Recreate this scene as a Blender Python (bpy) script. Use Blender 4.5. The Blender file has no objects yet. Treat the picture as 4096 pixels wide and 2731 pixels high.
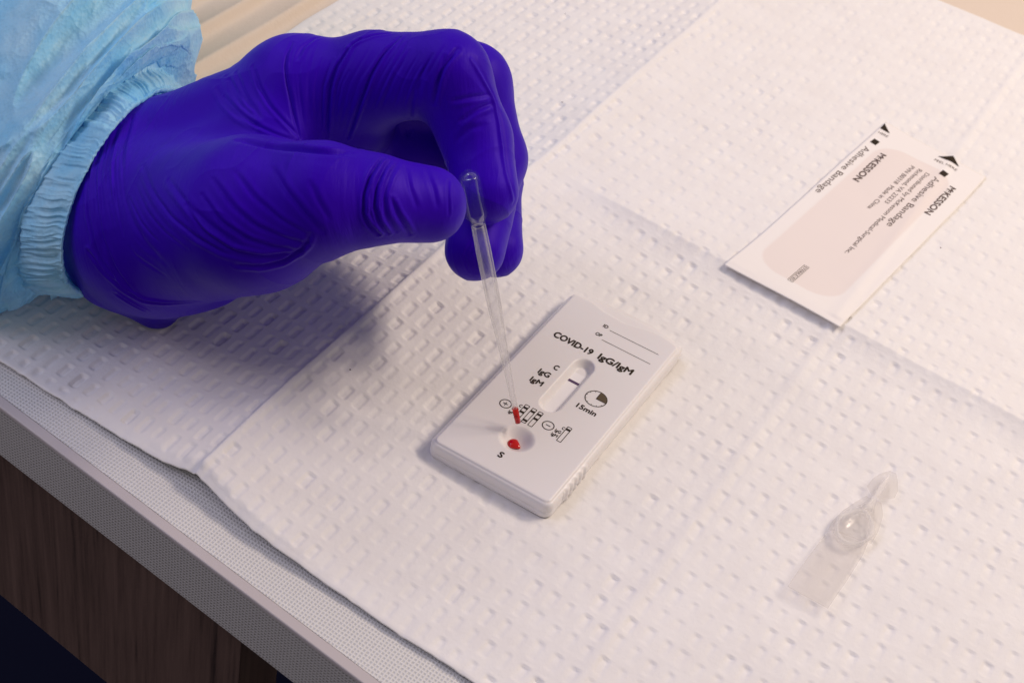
import bpy, bmesh, math, random
import numpy as np
from mathutils import Matrix, Vector

# ------------------------------------------------------------------ camera, light, exposure
MM = 0.001                       # everything below is written in millimetres
scene = bpy.context.scene
col = scene.collection
CAMERA_POS = (115.65,-319.02,319.67)
CAMERA_ROT = [[0.849823, 0.504216, 0.153512], [0.439439, -0.516997, -0.73458], [-0.291022, 0.691722, -0.660929]]
cam_d = bpy.data.cameras.new('camera')
cam = bpy.data.objects.new('camera', cam_d)
col.objects.link(cam)
_r = CAMERA_ROT
cam.matrix_world = Matrix(((_r[0][0], -_r[1][0], -_r[2][0], CAMERA_POS[0] * MM),
                           (_r[0][1], -_r[1][1], -_r[2][1], CAMERA_POS[1] * MM),
                           (_r[0][2], -_r[1][2], -_r[2][2], CAMERA_POS[2] * MM),
                           (0, 0, 0, 1)))
cam_d.sensor_width = 36.0
cam_d.lens = 56.25
cam_d.clip_start = 0.01
cam_d.clip_end = 20.0
cam_d.dof.use_dof = True
cam_d.dof.focus_distance = 0.447
cam_d.dof.aperture_fstop = 32.0
scene.camera = cam

world = bpy.data.worlds.new('World')
scene.world = world
world.use_nodes = True
bg = world.node_tree.nodes['Background']
bg.inputs['Color'].default_value = (0.90, 0.82, 0.82, 1)
bg.inputs['Strength'].default_value = 0.29

def lamp(name, pos, target, size, power, color):
    d = bpy.data.lights.new(name, 'AREA')
    d.shape = 'DISK'
    d.size = size
    d.energy = power
    d.color = color
    o = bpy.data.objects.new(name, d)
    col.objects.link(o)
    o.location = pos
    v = Vector(target) - Vector(pos)
    o.rotation_euler = v.to_track_quat('-Z', 'Y').to_euler()
    return o

for pos_, pw_ in (((0.48, 0.51, 0.69), 3.35), ((0.33, 0.63, 0.74), 1.85), ((0.60, 0.34, 0.71), 1.6)):
    lamp('warm_ceiling_lamp', pos_, (0.0, 0.06, 0.0), 0.17, pw_, (1.0, 0.835, 0.70))
lamp('cool_ceiling_lamp', (-0.75, 0.25, 1.15), (-0.05, 0.0, 0.0), 0.60, 3.0, (0.78, 0.78, 1.0))
lamp('cool_fill_lamp', (-0.85, -0.55, 0.95), (-0.08, -0.05, 0.0), 0.80, 4.6, (0.74, 0.71, 1.0))  # added cool fill from front left, lifts the shade under the hand

scene.cycles.transparent_max_bounces = 48
scene.view_settings.view_transform = 'Standard'
scene.view_settings.look = 'None'
scene.view_settings.exposure = 0.0
scene.view_settings.gamma = 1.0
scene.view_settings.use_curve_mapping = False

# ------------------------------------------------------------------ helpers
def tag(o, label=None, cat=None, kind=None, group=None):
    if label: o['label'] = label
    if cat: o['category'] = cat
    if kind: o['kind'] = kind
    if group: o['group'] = group
    return o

def mesh_np(name, verts, quads, mat, parent=None, smooth=True, tris=None):
    """verts in mm (N,3); quads (M,4) int array; tris (K,3) optional"""
    me = bpy.data.meshes.new(name)
    v = np.asarray(verts, dtype=np.float32) * MM
    me.vertices.add(len(v))
    me.vertices.foreach_set('co', v.ravel())
    q = np.asarray(quads, dtype=np.int32).reshape(-1, 4) if quads is not None and len(quads) else np.zeros((0, 4), np.int32)
    t = np.asarray(tris, dtype=np.int32).reshape(-1, 3) if tris is not None and len(tris) else np.zeros((0, 3), np.int32)
    loops = np.concatenate([q.ravel(), t.ravel()])
    me.loops.add(len(loops))
    me.loops.foreach_set('vertex_index', loops)
    me.polygons.add(len(q) + len(t))
    starts = np.concatenate([np.arange(len(q)) * 4, len(q) * 4 + np.arange(len(t)) * 3]).astype(np.int32)
    me.polygons.foreach_set('loop_start', starts)
    me.polygons.foreach_set('use_smooth', np.full(len(q) + len(t), smooth, dtype=bool))
    me.update(calc_edges=True)
    me.validate()
    if mat: me.materials.append(mat)
    o = bpy.data.objects.new(name, me)
    col.objects.link(o)
    if parent: o.parent = parent
    return o

def empty(name, loc=(0, 0, 0)):
    o = bpy.data.objects.new(name, None)
    o.empty_display_size = 0.01
    o.location = [c * MM for c in loc]
    col.objects.link(o)
    return o

def attach(child, parent):
    child.parent = parent
    child.matrix_parent_inverse = Matrix.Translation(-Vector(parent.location))
    return child

def grid_quads(nu, nv, wrap_u=False):
    iu = np.arange(nu if wrap_u else nu - 1)
    iv = np.arange(nv - 1)
    a, b = np.meshgrid(iu, iv, indexing='ij')
    a2 = (a + 1) % nu
    return np.stack([a * nv + b, a2 * nv + b, a2 * nv + b + 1, a * nv + b + 1], -1).reshape(-1, 4)

def vnoise(x, y, seed, perx=0):
    """smooth value noise, 0..1; perx = period in x lattice units (0 = none)"""
    rng = np.random.RandomState(seed)
    T = rng.rand(256, 256)
    xi = np.floor(x).astype(int); yi = np.floor(y).astype(int)
    fx = x - xi; fy = y - yi
    fx = fx * fx * fx * (fx * (fx * 6 - 15) + 10); fy = fy * fy * fy * (fy * (fy * 6 - 15) + 10)
    if perx:
        x0 = xi % perx; x1 = (xi + 1) % perx
    else:
        x0 = xi % 256; x1 = (xi + 1) % 256
    y0 = yi % 256; y1 = (yi + 1) % 256
    return (T[x0, y0] * (1 - fx) + T[x1, y0] * fx) * (1 - fy) + (T[x0, y1] * (1 - fx) + T[x1, y1] * fx) * fy

def sstep(a, b, x):
    t = np.clip((x - a) / (b - a), 0, 1)
    return t * t * (3 - 2 * t)

def box(name, lo, hi, mat, parent=None, bevel=0.0):
    lo = np.array(lo, float); hi = np.array(hi, float)
    v = np.array([[(lo, hi)[i][0], (lo, hi)[j][1], (lo, hi)[k][2]] for i in (0, 1) for j in (0, 1) for k in (0, 1)])
    q = [(0, 1, 3, 2), (4, 6, 7, 5), (0, 4, 5, 1), (2, 3, 7, 6), (0, 2, 6, 4), (1, 5, 7, 3)]
    o = mesh_np(name, v, q, mat, parent, smooth=False)
    if bevel:
        m = o.modifiers.new('bevel', 'BEVEL'); m.width = bevel * MM; m.segments = 3
    return o

# ------------------------------------------------------------------ materials
def new_mat(name):
    m = bpy.data.materials.new(name)
    m.use_nodes = True
    nt = m.node_tree
    return m, nt, nt.nodes['Principled BSDF'], nt.nodes['Material Output']

def N(nt, t, **kw):
    n = nt.nodes.new(t)
    for k, v in kw.items():
        if hasattr(n, k): setattr(n, k, v)
        else: n.inputs[k].default_value = v
    return n

def coords(nt, scale=(1, 1, 1), rot=(0, 0, 0)):
    tc = N(nt, 'ShaderNodeTexCoord')
    mp = N(nt, 'ShaderNodeMapping')
    mp.inputs['Scale'].default_value = scale
    mp.inputs['Rotation'].default_value = rot
    nt.links.new(tc.outputs['Object'], mp.inputs['Vector'])
    return mp.outputs['Vector']

def bump(nt, height, dist, strength=1.0, normal=None):
    b = N(nt, 'ShaderNodeBump')
    b.inputs['Strength'].default_value = strength
    b.inputs['Distance'].default_value = dist * MM
    nt.links.new(height, b.inputs['Height'])
    if normal is not None: nt.links.new(normal, b.inputs['Normal'])
    return b.outputs['Normal']

def noise(nt, vec, scale, detail=3, rough=0.55):
    n = N(nt, 'ShaderNodeTexNoise')
    n.inputs['Scale'].default_value = scale
    n.inputs['Detail'].default_value = detail
    n.inputs['Roughness'].default_value = rough
    nt.links.new(vec, n.inputs['Vector'])
    return n

def ramp(nt, fac, stops):
    r = N(nt, 'ShaderNodeValToRGB')
    while len(r.color_ramp.elements) < len(stops): r.color_ramp.elements.new(0.5)
    for e, (p, c) in zip(r.color_ramp.elements, stops):
        e.position = p; e.color = (*c, 1)
    nt.links.new(fac, r.inputs['Fac'])
    return r.outputs['Color']

def m_pad():
    m, nt, p, out = new_mat('pad_tissue')
    v = coords(nt)
    n1 = noise(nt, v, 90, 4)
    base = ramp(nt, n1.outputs['Fac'], [(0.3, (0.80, 0.775, 0.755)), (0.7, (0.84, 0.82, 0.80))])
    # a few loose specks of lint and grit
    sp = N(nt, 'ShaderNodeTexVoronoi'); sp.inputs['Scale'].default_value = 40; nt.links.new(v, sp.inputs['Vector'])
    d1 = N(nt, 'ShaderNodeMath', operation='LESS_THAN'); d1.inputs[1].default_value = 0.011; nt.links.new(sp.outputs['Distance'], d1.inputs[0])
    sc = N(nt, 'ShaderNodeSeparateColor'); nt.links.new(sp.outputs['Color'], sc.inputs[0])
    d2 = N(nt, 'ShaderNodeMath', operation='GREATER_THAN'); d2.inputs[1].default_value = 0.6; nt.links.new(sc.outputs[0], d2.inputs[0])
    dm = N(nt, 'ShaderNodeMath', operation='MULTIPLY'); nt.links.new(d1.outputs[0], dm.inputs[0]); nt.links.new(d2.outputs[0], dm.inputs[1])
    mc = N(nt, 'ShaderNodeMix', data_type='RGBA')
    nt.links.new(dm.outputs[0], mc.inputs['Factor']); nt.links.new(base, mc.inputs[6]); mc.inputs[7].default_value = (0.06, 0.035, 0.03, 1)
    nt.links.new(mc.outputs[2], p.inputs['Base Color'])
    vf = coords(nt, (1.0, 0.22, 1.0), (0, 0, math.radians(8)))
    n2 = noise(nt, vf, 2600, 3, 0.6)
    n3 = noise(nt, v, 420, 4, 0.6)
    b = bump(nt, n3.outputs['Fac'], 0.30, 0.55)
    b = bump(nt, n2.outputs['Fac'], 0.10, 0.45, b)
    nt.links.new(b, p.inputs['Normal'])
    p.inputs['Roughness'].default_value = 0.85
    p.inputs['Specular IOR Level'].default_value = 0.15
    p.inputs['Subsurface Weight'].default_value = 0.0
    return m

def m_simple(name, color, rough=0.5, spec=0.5, bumps=(), sss=0.0):
    m, nt, p, out = new_mat(name)
    p.inputs['Base Color'].default_value = (*color, 1)
    p.inputs['Roughness'].default_value = rough
    p.inputs['Specular IOR Level'].default_value = spec
    if sss:
        p.inputs['Subsurface Weight'].default_value = sss
        p.inputs['Subsurface Radius'].default_value = (0.002, 0.0015, 0.0012)
        p.inputs['Subsurface Scale'].default_value = 1.0
    nrm = None
    v = coords(nt)
    for scale, dist, st in bumps:
        nrm = bump(nt, noise(nt, v, scale, 3).outputs['Fac'], dist, st, nrm)
    if nrm is not None: nt.links.new(nrm, p.inputs['Normal'])
    return m

def m_weave(name, c_lo, c_hi, pitch, second='Y'):
    """woven vinyl laminate: crossing ribs with small dark pits between the threads"""
    m, nt, p, out = new_mat(name)
    tc = N(nt, 'ShaderNodeTexCoord')
    sep = N(nt, 'ShaderNodeSeparateXYZ')
    nt.links.new(tc.outputs['Object'], sep.inputs[0])
    def wave(sock):
        mu = N(nt, 'ShaderNodeMath', operation='MULTIPLY'); mu.inputs[1].default_value = 2 * math.pi / (pitch * MM)
        nt.links.new(sock, mu.inputs[0])
        nz = noise(nt, tc.outputs['Object'], 300, 2)
        ad = N(nt, 'ShaderNodeMath', operation='MULTIPLY_ADD'); ad.inputs[1].default_value = 3.4
        nt.links.new(nz.outputs['Fac'], ad.inputs[0]); nt.links.new(mu.outputs[0], ad.inputs[2])
        s = N(nt, 'ShaderNodeMath', operation='SINE'); nt.links.new(ad.outputs[0], s.inputs[0])
        return s.outputs[0]
    sx = wave(sep.outputs['X']); sy = wave(sep.outputs[second])
    mx = N(nt, 'ShaderNodeMath', operation='MAXIMUM'); nt.links.new(sx, mx.inputs[0])
    my = N(nt, 'ShaderNodeMath', operation='MAXIMUM'); nt.links.new(sy, my.inputs[0]); my.inputs[1].default_value = -1
    nt.links.new(my.outputs[0], mx.inputs[1])
    mr = N(nt, 'ShaderNodeMapRange'); mr.inputs['From Min'].default_value = -0.9; mr.inputs['From Max'].default_value = 0.85
    nt.links.new(mx.outputs[0], mr.inputs['Value'])
    nt.links.new(ramp(nt, mr.outputs['Result'], [(0.0, c_lo), (1.0, c_hi)]), p.inputs['Base Color'])
    nt.links.new(bump(nt, mr.outputs['Result'], 0.25, 0.7), p.inputs['Normal'])
    p.inputs['Roughness'].default_value = 0.6
    p.inputs['Specular IOR Level'].default_value = 0.3
    return m

def m_wood():
    m, nt, p, out = new_mat('dark_wood_laminate')
    v = coords(nt, (1.0, 1.0, 0.045))
    n = noise(nt, v, 260, 5, 0.65)
    n2 = noise(nt, v, 900, 3, 0.6)
    mix = N(nt, 'ShaderNodeMath', operation='MULTIPLY_ADD'); mix.inputs[1].default_value = 0.4
    nt.links.new(n2.outputs['Fac'], mix.inputs[0]); nt.links.new(n.outputs['Fac'], mix.inputs[2])
    nt.links.new(ramp(nt, mix.outputs[0], [(0.45, (0.022, 0.012, 0.010)), (0.62, (0.088, 0.053, 0.042)), (0.95, (0.150, 0.094, 0.075))]), p.inputs['Base Color'])
    p.inputs['Roughness'].default_value = 0.55
    return m

def m_glove():
    m, nt, p, out = new_mat('violet_nitrile')
    v = coords(nt)
    n0 = noise(nt, v, 45, 3)
    nt.links.new(ramp(nt, n0.outputs['Fac'], [(0.3, (0.026, 0.0003, 0.37)), (0.7, (0.034, 0.0005, 0.45))]), p.inputs['Base Color'])
    n1 = noise(nt, v, 230, 3, 0.5)
    n2 = noise(nt, v, 3200, 2, 0.5)
    vr = coords(nt, (1, 1, 1), (0.0, 0.35, -0.35))
    mp = N(nt, 'ShaderNodeMapping'); mp.inputs['Scale'].default_value = (1.0, 0.10, 0.10)
    nt.links.new(vr, mp.inputs['Vector'])
    n3 = noise(nt, mp.outputs['Vector'], 620, 4, 0.6)
    msk = noise(nt, v, 38, 2)
    mm_ = N(nt, 'ShaderNodeMapRange'); mm_.inputs['From Min'].default_value = 0.42; mm_.inputs['From Max'].default_value = 0.62
    nt.links.new(msk.outputs['Fac'], mm_.inputs['Value'])
    ml = N(nt, 'ShaderNodeMath', operation='MULTIPLY'); nt.links.new(n3.outputs['Fac'], ml.inputs[0]); nt.links.new(mm_.outputs['Result'], ml.inputs[1])
    b = bump(nt, n1.outputs['Fac'], 0.30, 0.25)
    b = bump(nt, ml.outputs[0], 0.55, 0.5, b)
    b = bump(nt, n2.outputs['Fac'], 0.05, 0.30, b)
    nt.links.new(b, p.inputs['Normal'])
    p.inputs['Roughness'].default_value = 0.50
    p.inputs['Specular IOR Level'].default_value = 0.20
    p.inputs['Specular Tint'].default_value = (0.42, 0.18, 1.0, 1)
    p.inputs['Sheen Weight'].default_value = 0.03
    p.inputs['Sheen Roughness'].default_value = 0.4
    p.inputs['Sheen Tint'].default_value = (0.55, 0.45, 1.0, 1)
    return m

def m_gown():
    m, nt, p, out = new_mat('blue_nonwoven')
    v = coords(nt)
    n0 = noise(nt, v, 42, 4)
    nt.links.new(ramp(nt, n0.outputs['Fac'], [(0.36, (0.29, 0.71, 0.97)), (0.62, (0.52, 0.85, 0.98))]), p.inputs['Base Color'])
    vo = N(nt, 'ShaderNodeTexVoronoi'); vo.inputs['Scale'].default_value = 780
    nt.links.new(v, vo.inputs['Vector'])
    n1 = noise(nt, v, 170, 5, 0.62)
    n2 = noise(nt, v, 1500, 2, 0.6)
    dsn = noise(nt, v, 30, 3)
    dv = N(nt, 'ShaderNodeVectorMath', operation='MULTIPLY_ADD'); dv.inputs[1].default_value = (0.05, 0.05, 0.05)
    nt.links.new(dsn.outputs['Color'], dv.inputs[0]); nt.links.new(v, dv.inputs[2])
    cr = N(nt, 'ShaderNodeTexVoronoi'); cr.inputs['Scale'].default_value = 75
    nt.links.new(dv.outputs[0], cr.inputs['Vector'])
    b = bump(nt, cr.outputs['Distance'], 5.0, 0.30)
    b = bump(nt, n1.outputs['Fac'], 0.7, 0.35, b)
    b = bump(nt, vo.outputs['Distance'], 0.40, 0.45, b)
    b = bump(nt, n2.outputs['Fac'], 0.10, 0.5, b)
    nt.links.new(b, p.inputs['Normal'])
    p.inputs['Roughness'].default_value = 0.46
    p.inputs['Specular IOR Level'].default_value = 0.32
    tr = N(nt, 'ShaderNodeBsdfTranslucent'); tr.inputs['Color'].default_value = (0.30, 0.74, 1.0, 1)
    nt.links.new(b, tr.inputs['Normal'])
    mx = N(nt, 'ShaderNodeMixShader'); mx.inputs['Fac'].default_value = 0.28
    nt.links.new(p.outputs[0], mx.inputs[1]); nt.links.new(tr.outputs[0], mx.inputs[2])
    nt.links.new(mx.outputs[0], out.inputs['Surface'])
    return m

def m_clear(name, tint, clear, milk, rough=0.12, gloss=0.35, glass=0.0, graze=0.0):
    """soft plastic: see-through, a little milky, with a weak fresnel gloss; glass = share of true refraction"""
    m, nt, p, out = new_mat(name)
    nt.nodes.remove(p)
    t = N(nt, 'ShaderNodeBsdfTransparent'); t.inputs['Color'].default_value = (*clear, 1)
    d = N(nt, 'ShaderNodeBsdfDiffuse'); d.inputs['Color'].default_value = (*tint, 1)
    tl = N(nt, 'ShaderNodeBsdfTranslucent'); tl.inputs['Color'].default_value = (*tint, 1)
    g = N(nt, 'ShaderNodeBsdfGlossy'); g.inputs['Roughness'].default_value = rough
    dd = N(nt, 'ShaderNodeMixShader'); dd.inputs['Fac'].default_value = 0.5
    nt.links.new(d.outputs[0], dd.inputs[1]); nt.links.new(tl.outputs[0], dd.inputs[2])
    see = t.outputs[0]
    if glass:
        rf = N(nt, 'ShaderNodeBsdfRefraction'); rf.inputs['IOR'].default_value = 1.42; rf.inputs['Roughness'].default_value = 0.06
        gm = N(nt, 'ShaderNodeMixShader'); gm.inputs['Fac'].default_value = glass
        nt.links.new(t.outputs[0], gm.inputs[1]); nt.links.new(rf.outputs[0], gm.inputs[2])
        see = gm.outputs[0]
    a = N(nt, 'ShaderNodeMixShader'); a.inputs['Fac'].default_value = milk
    if graze:       # light travels farther through the wall where it is seen edge-on, so it scatters more
        lw = N(nt, 'ShaderNodeLayerWeight'); lw.inputs['Blend'].default_value = 0.5
        pw = N(nt, 'ShaderNodeMath', operation='POWER'); pw.inputs[1].default_value = 3.0
        nt.links.new(lw.outputs['Facing'], pw.inputs[0])
        ma = N(nt, 'ShaderNodeMath', operation='MULTIPLY_ADD'); ma.inputs[1].default_value = graze; ma.inputs[2].default_value = milk
        nt.links.new(pw.outputs[0], ma.inputs[0]); nt.links.new(ma.outputs[0], a.inputs['Fac'])
    nt.links.new(see, a.inputs[1]); nt.links.new(dd.outputs[0], a.inputs[2])
    fr = N(nt, 'ShaderNodeFresnel'); fr.inputs['IOR'].default_value = 1.45
    fm = N(nt, 'ShaderNodeMath', operation='MULTIPLY'); fm.inputs[1].default_value = gloss
    nt.links.new(fr.outputs[0], fm.inputs[0])
    b = N(nt, 'ShaderNodeMixShader')
    nt.links.new(fm.outputs[0], b.inputs['Fac']); nt.links.new(a.outputs[0], b.inputs[1]); nt.links.new(g.outputs[0], b.inputs[2])
    nt.links.new(b.outputs[0], out.inputs['Surface'])
    return m

def m_wrapper():
    m, nt, p, out = new_mat('wrapper_paper')
    # pink bandage showing through the paper: a soft-edged rounded rectangle
    tc = N(nt, 'ShaderNodeTexCoord')
    sep = N(nt, 'ShaderNodeSeparateXYZ'); nt.links.new(tc.outputs['Object'], sep.inputs[0])
    def axis(sock, centre, half):
        s = N(nt, 'ShaderNodeMath', operation='SUBTRACT'); nt.links.new(sock, s.inputs[0]); s.inputs[1].default_value = centre * MM
        a = N(nt, 'ShaderNodeMath', operation='ABSOLUTE'); nt.links.new(s.outputs[0], a.inputs[0])
        h = N(nt, 'ShaderNodeMath', operation='SUBTRACT'); nt.links.new(a.outputs[0], h.inputs[0]); h.inputs[1].default_value = half * MM
        x = N(nt, 'ShaderNodeMath', operation='MAXIMUM'); nt.links.new(h.outputs[0], x.inputs[0]); x.inputs[1].default_value = 0
        return x.outputs[0]
    r = 10.0
    ax = axis(sep.outputs['X'], -1.0, 15.2 - r); ay = axis(sep.outputs['Y'], -1.0, 52.0 - r)
    cv = N(nt, 'ShaderNodeCombineXYZ'); nt.links.new(ax, cv.inputs[0]); nt.links.new(ay, cv.inputs[1])
    ln = N(nt, 'ShaderNodeVectorMath', operation='LENGTH'); nt.links.new(cv.outputs[0], ln.inputs[0])
    mr = N(nt, 'ShaderNodeMapRange'); mr.inputs['From Min'].default_value = (r - 0.5) * MM; mr.inputs['From Max'].default_value = (r + 0.5) * MM
    nt.links.new(ln.outputs['Value'], mr.inputs['Value'])
    nt.links.new(ramp(nt, mr.outputs['Result'], [(0, (0.825, 0.745, 0.70)), (1, (0.87, 0.83, 0.795))]), p.inputs['Base Color'])
    v = coords(nt)
    nt.links.new(bump(nt, noise(nt, v, 700, 4).outputs['Fac'], 0.06, 0.4), p.inputs['Normal'])
    p.inputs['Roughness'].default_value = 0.55
    p.inputs['Specular IOR Level'].default_value = 0.3
    return m

MAT = dict(
    pad=m_pad(),
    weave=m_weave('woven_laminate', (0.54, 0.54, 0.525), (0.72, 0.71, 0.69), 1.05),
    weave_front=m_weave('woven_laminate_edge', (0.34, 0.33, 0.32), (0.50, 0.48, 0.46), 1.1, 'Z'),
    edge_strip=m_simple('table_edge_strip', (0.52, 0.475, 0.47), 0.5, 0.3, [(900, 0.05, 0.3)]),
    wood=m_wood(),
    floor=m_simple('dark_floor', (0.004, 0.005, 0.02), 0.8, 0.1),
    beige=m_simple('beige_cloth', (0.72, 0.61, 0.50), 0.85, 0.1, [(900, 0.2, 0.5), (120, 0.8, 0.35)]),
    plastic=m_simple('white_cassette_plastic', (0.80, 0.77, 0.765), 0.36, 0.4, [(1500, 0.01, 0.3)], sss=0.15),
    strip=m_simple('test_membrane', (0.86, 0.84, 0.85), 0.7, 0.1, [(2500, 0.03, 0.4)]),
    c_line=m_simple('violet_line', (0.10, 0.06, 0.13), 0.7, 0.1),
    ink=m_simple('brown_black_ink', (0.028, 0.018, 0.010), 0.6, 0.2),
    ink_grey=m_simple('grey_ink', (0.12, 0.085, 0.075), 0.6, 0.2),
    ink_wedge=m_simple('halftone_ink', (0.105, 0.078, 0.048), 0.6, 0.2),
    glove=m_glove(),
    gown=m_gown(),
    clear=m_clear('clear_soft_plastic', (0.97, 0.95, 0.96), (1, 1, 1), 0.06, 0.08, 0.3, 0.10, 0.55),
    ampoule=m_clear('frosted_soft_plastic', (0.97, 0.93, 0.90), (0.995, 0.99, 0.985), 0.13, 0.22, 0.15),
    ampoule_bulb=m_clear('clear_bulb_plastic', (0.95, 0.93, 0.92), (0.985, 0.985, 0.985), 0.02, 0.12, 0.10, 0.0, 0.22),
    ampoule_rim=m_clear('milky_rim_plastic', (1.0, 0.98, 0.95), (1, 1, 1), 0.36, 0.15, 0.08),
    clear_bulb=m_clear('clear_bulb', (0.95, 0.93, 0.96), (1, 1, 1), 0.010, 0.05, 0.22, 0.0),
    blood=m_simple('blood', (0.52, 0.004, 0.004), 0.08, 0.6),
    blood_film=m_clear('blood_in_tube', (0.85, 0.05, 0.04), (0.85, 0.10, 0.08), 0.72),
    paper=m_wrapper(),
)

# ------------------------------------------------------------------ table
def table_front(x):                       # y of the table's front edge (the pad is laid slightly askew to it)
    return -105.6 - 0.1125 * (x + 54.0)

Z_TABLE = -1.6
def table():
    t = empty('table', (0, -105, Z_TABLE))
    tag(t, 'table with pale woven laminate top, grey edge and dark wood panel below', 'table')
    ang = math.atan(-0.1125)
    # local frame: s along the front edge, d into the table
    def P(s, d, z):
        return (-54.0 + s * math.cos(ang) - d * math.sin(ang), -105.6 + s * math.sin(ang) + d * math.cos(ang), z)
    def slab(name, s0, s1, d0, d1, z0, z1, mat, bevel=0.0):
        v = [P(s, d, z) for s in (s0, s1) for d in (d0, d1) for z in (z0, z1)]
        q = [(0, 1, 3, 2), (4, 6, 7, 5), (0, 4, 5, 1), (2, 3, 7, 6), (0, 2, 6, 4), (1, 5, 7, 3)]
        o = mesh_np(name, v, q, mat, None, smooth=False)
        if bevel:
            b = o.modifiers.new('bevel', 'BEVEL'); b.width = bevel * MM; b.segments = 3
        return attach(o, t)
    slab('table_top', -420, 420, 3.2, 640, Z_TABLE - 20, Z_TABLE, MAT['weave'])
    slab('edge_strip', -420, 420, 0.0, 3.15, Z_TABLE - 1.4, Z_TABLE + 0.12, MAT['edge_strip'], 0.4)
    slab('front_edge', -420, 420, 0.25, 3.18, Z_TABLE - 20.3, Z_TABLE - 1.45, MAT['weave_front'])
    slab('wood_panel', -420, 20.5, 4.0, 20.0, -97, Z_TABLE - 20.4, MAT['wood'])
    slab('leg', -410, -370, 30, 70, -700, -97.1, MAT['wood'])
    slab('leg', 370, 410, 30, 70, -700, Z_TABLE - 20.4, MAT['wood'])
    return t
table()
fl = mesh_np('floor', [(-3000, -3000, -700), (3000, -3000, -700), (3000, 3000, -700), (-3000, 3000, -700)], [(0, 1, 2, 3)], MAT['floor'])
tag(fl, kind='structure')

# ------------------------------------------------------------------ beige cloth beside and behind the pad
def beige_cloth():
    xs = np.concatenate([np.arange(-330, -170, 0.8), np.arange(-170, 200, 8.0)])
    ys = np.arange(-20, 480, 3.0)
    X, Y = np.meshgrid(xs, ys, indexing='ij')
    wob = 1.6 * (vnoise(X / 60, Y / 60, 3) - 0.5) + 0.02 * (Y - 90)
    crest = np.array([-185.3, -199.4, -214.0, -229.5, -245, -262, -280])
    z = np.full_like(X, -1.2)
    u = X + wob - 0.02 * (Y - 90)
    for i, c in enumerate(crest):
        d = u - c
        z += np.where(d < 0, (3.6) * np.exp(d / 9.0), 3.6 * np.exp(-(d / 2.2) ** 2)) * (1 + 0.25 * np.sin(i * 2.1))
    z += 0.8 * (vnoise(X / 14, Y / 22, 5) - 0.5) * (u < -178)
    z = np.where(X > -178.5, -1.25, z)
    v = np.stack([X, Y, z], -1).reshape(-1, 3)
    o = mesh_np('beige_cloth', v, grid_quads(len(xs), len(ys)), MAT['beige'])
    tag(o, 'pleated beige cloth lying beside and under the white pad', 'cloth')
beige_cloth()

# ------------------------------------------------------------------ absorbent pad (embossed, folded)
def pad_front(x):
    return np.interp(x, [-180, -132, -73, -64, -40, 31, 100, 190], [-83.5, -85.6, -88.2, -87.5, -92.8, -97.3, -101.5, -107.5])

def pad_height(X, Y):
    """large form of the pad: fold ridges, creases and soft undulation"""
    wob = 1.3 * (vnoise(Y / 37 + 9, X * 0 + 3.3, 11) - 0.5)
    d = X + 62.5 + wob
    h = 6.4 * np.where(d < 0, np.exp(-np.abs(d) / 19.0), np.exp(-(np.abs(d) / 26.0))) * (0.82 + 0.18 * sstep(-92, -60, Y))
    h *= 1 - 0.35 * sstep(120, 260, Y)
    h -= 0.75 * sstep(0.1, -0.7, d) * np.exp(-np.maximum(-d, 0) / 30) * (1 - 0.9 * sstep(-30, 90, Y))       # the upper ply ends here
    # sealed rim next to the fold
    h -= 0.22 * np.exp(-((d - 2.4) / 0.45) ** 2)
    # second fold
    d2 = X - 51.8 + 1.0 * (vnoise(Y / 50, X * 0 + 1.7, 12) - 0.5)
    h += 0.30 * np.exp(-(d2 / 2.0) ** 2) + 0.45 * np.exp(-np.abs(d2) / 14) - 0.12 * np.exp(-((d2 - 3.2) / 0.6) ** 2)
    # crosswise fold
    yc = 91.5 - 0.05 * (X - 12) + 2.0 * (vnoise(X / 30, Y * 0 + 7.1, 13) - 0.5)
    d3 = Y - yc
    a3 = 3.2 * sstep(-60, -20, X)
    h += a3 * np.where(d3 > 0, np.exp(-d3 / 26), 0.55 * np.exp(-np.abs(d3) / 3.2) + 0.45 * np.exp(-(d3 / 9.0) ** 2))
    h += 0.5 * a3 * np.exp(-((d3 + 26) / 12) ** 2) * 0.4
    # undulation and soft crumples
    h += 1.2 * (vnoise(X / 46 + 3, Y / 52 + 1, 21) - 0.5) + 0.40 * (vnoise(X / 17, Y / 15, 22) - 0.5)
    r = 1 - np.abs(2 * vnoise((X + 0.6 * Y) / 26, (Y - 0.4 * X) / 14, 23) - 1)
    h += 0.10 * r ** 3
    return h

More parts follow.
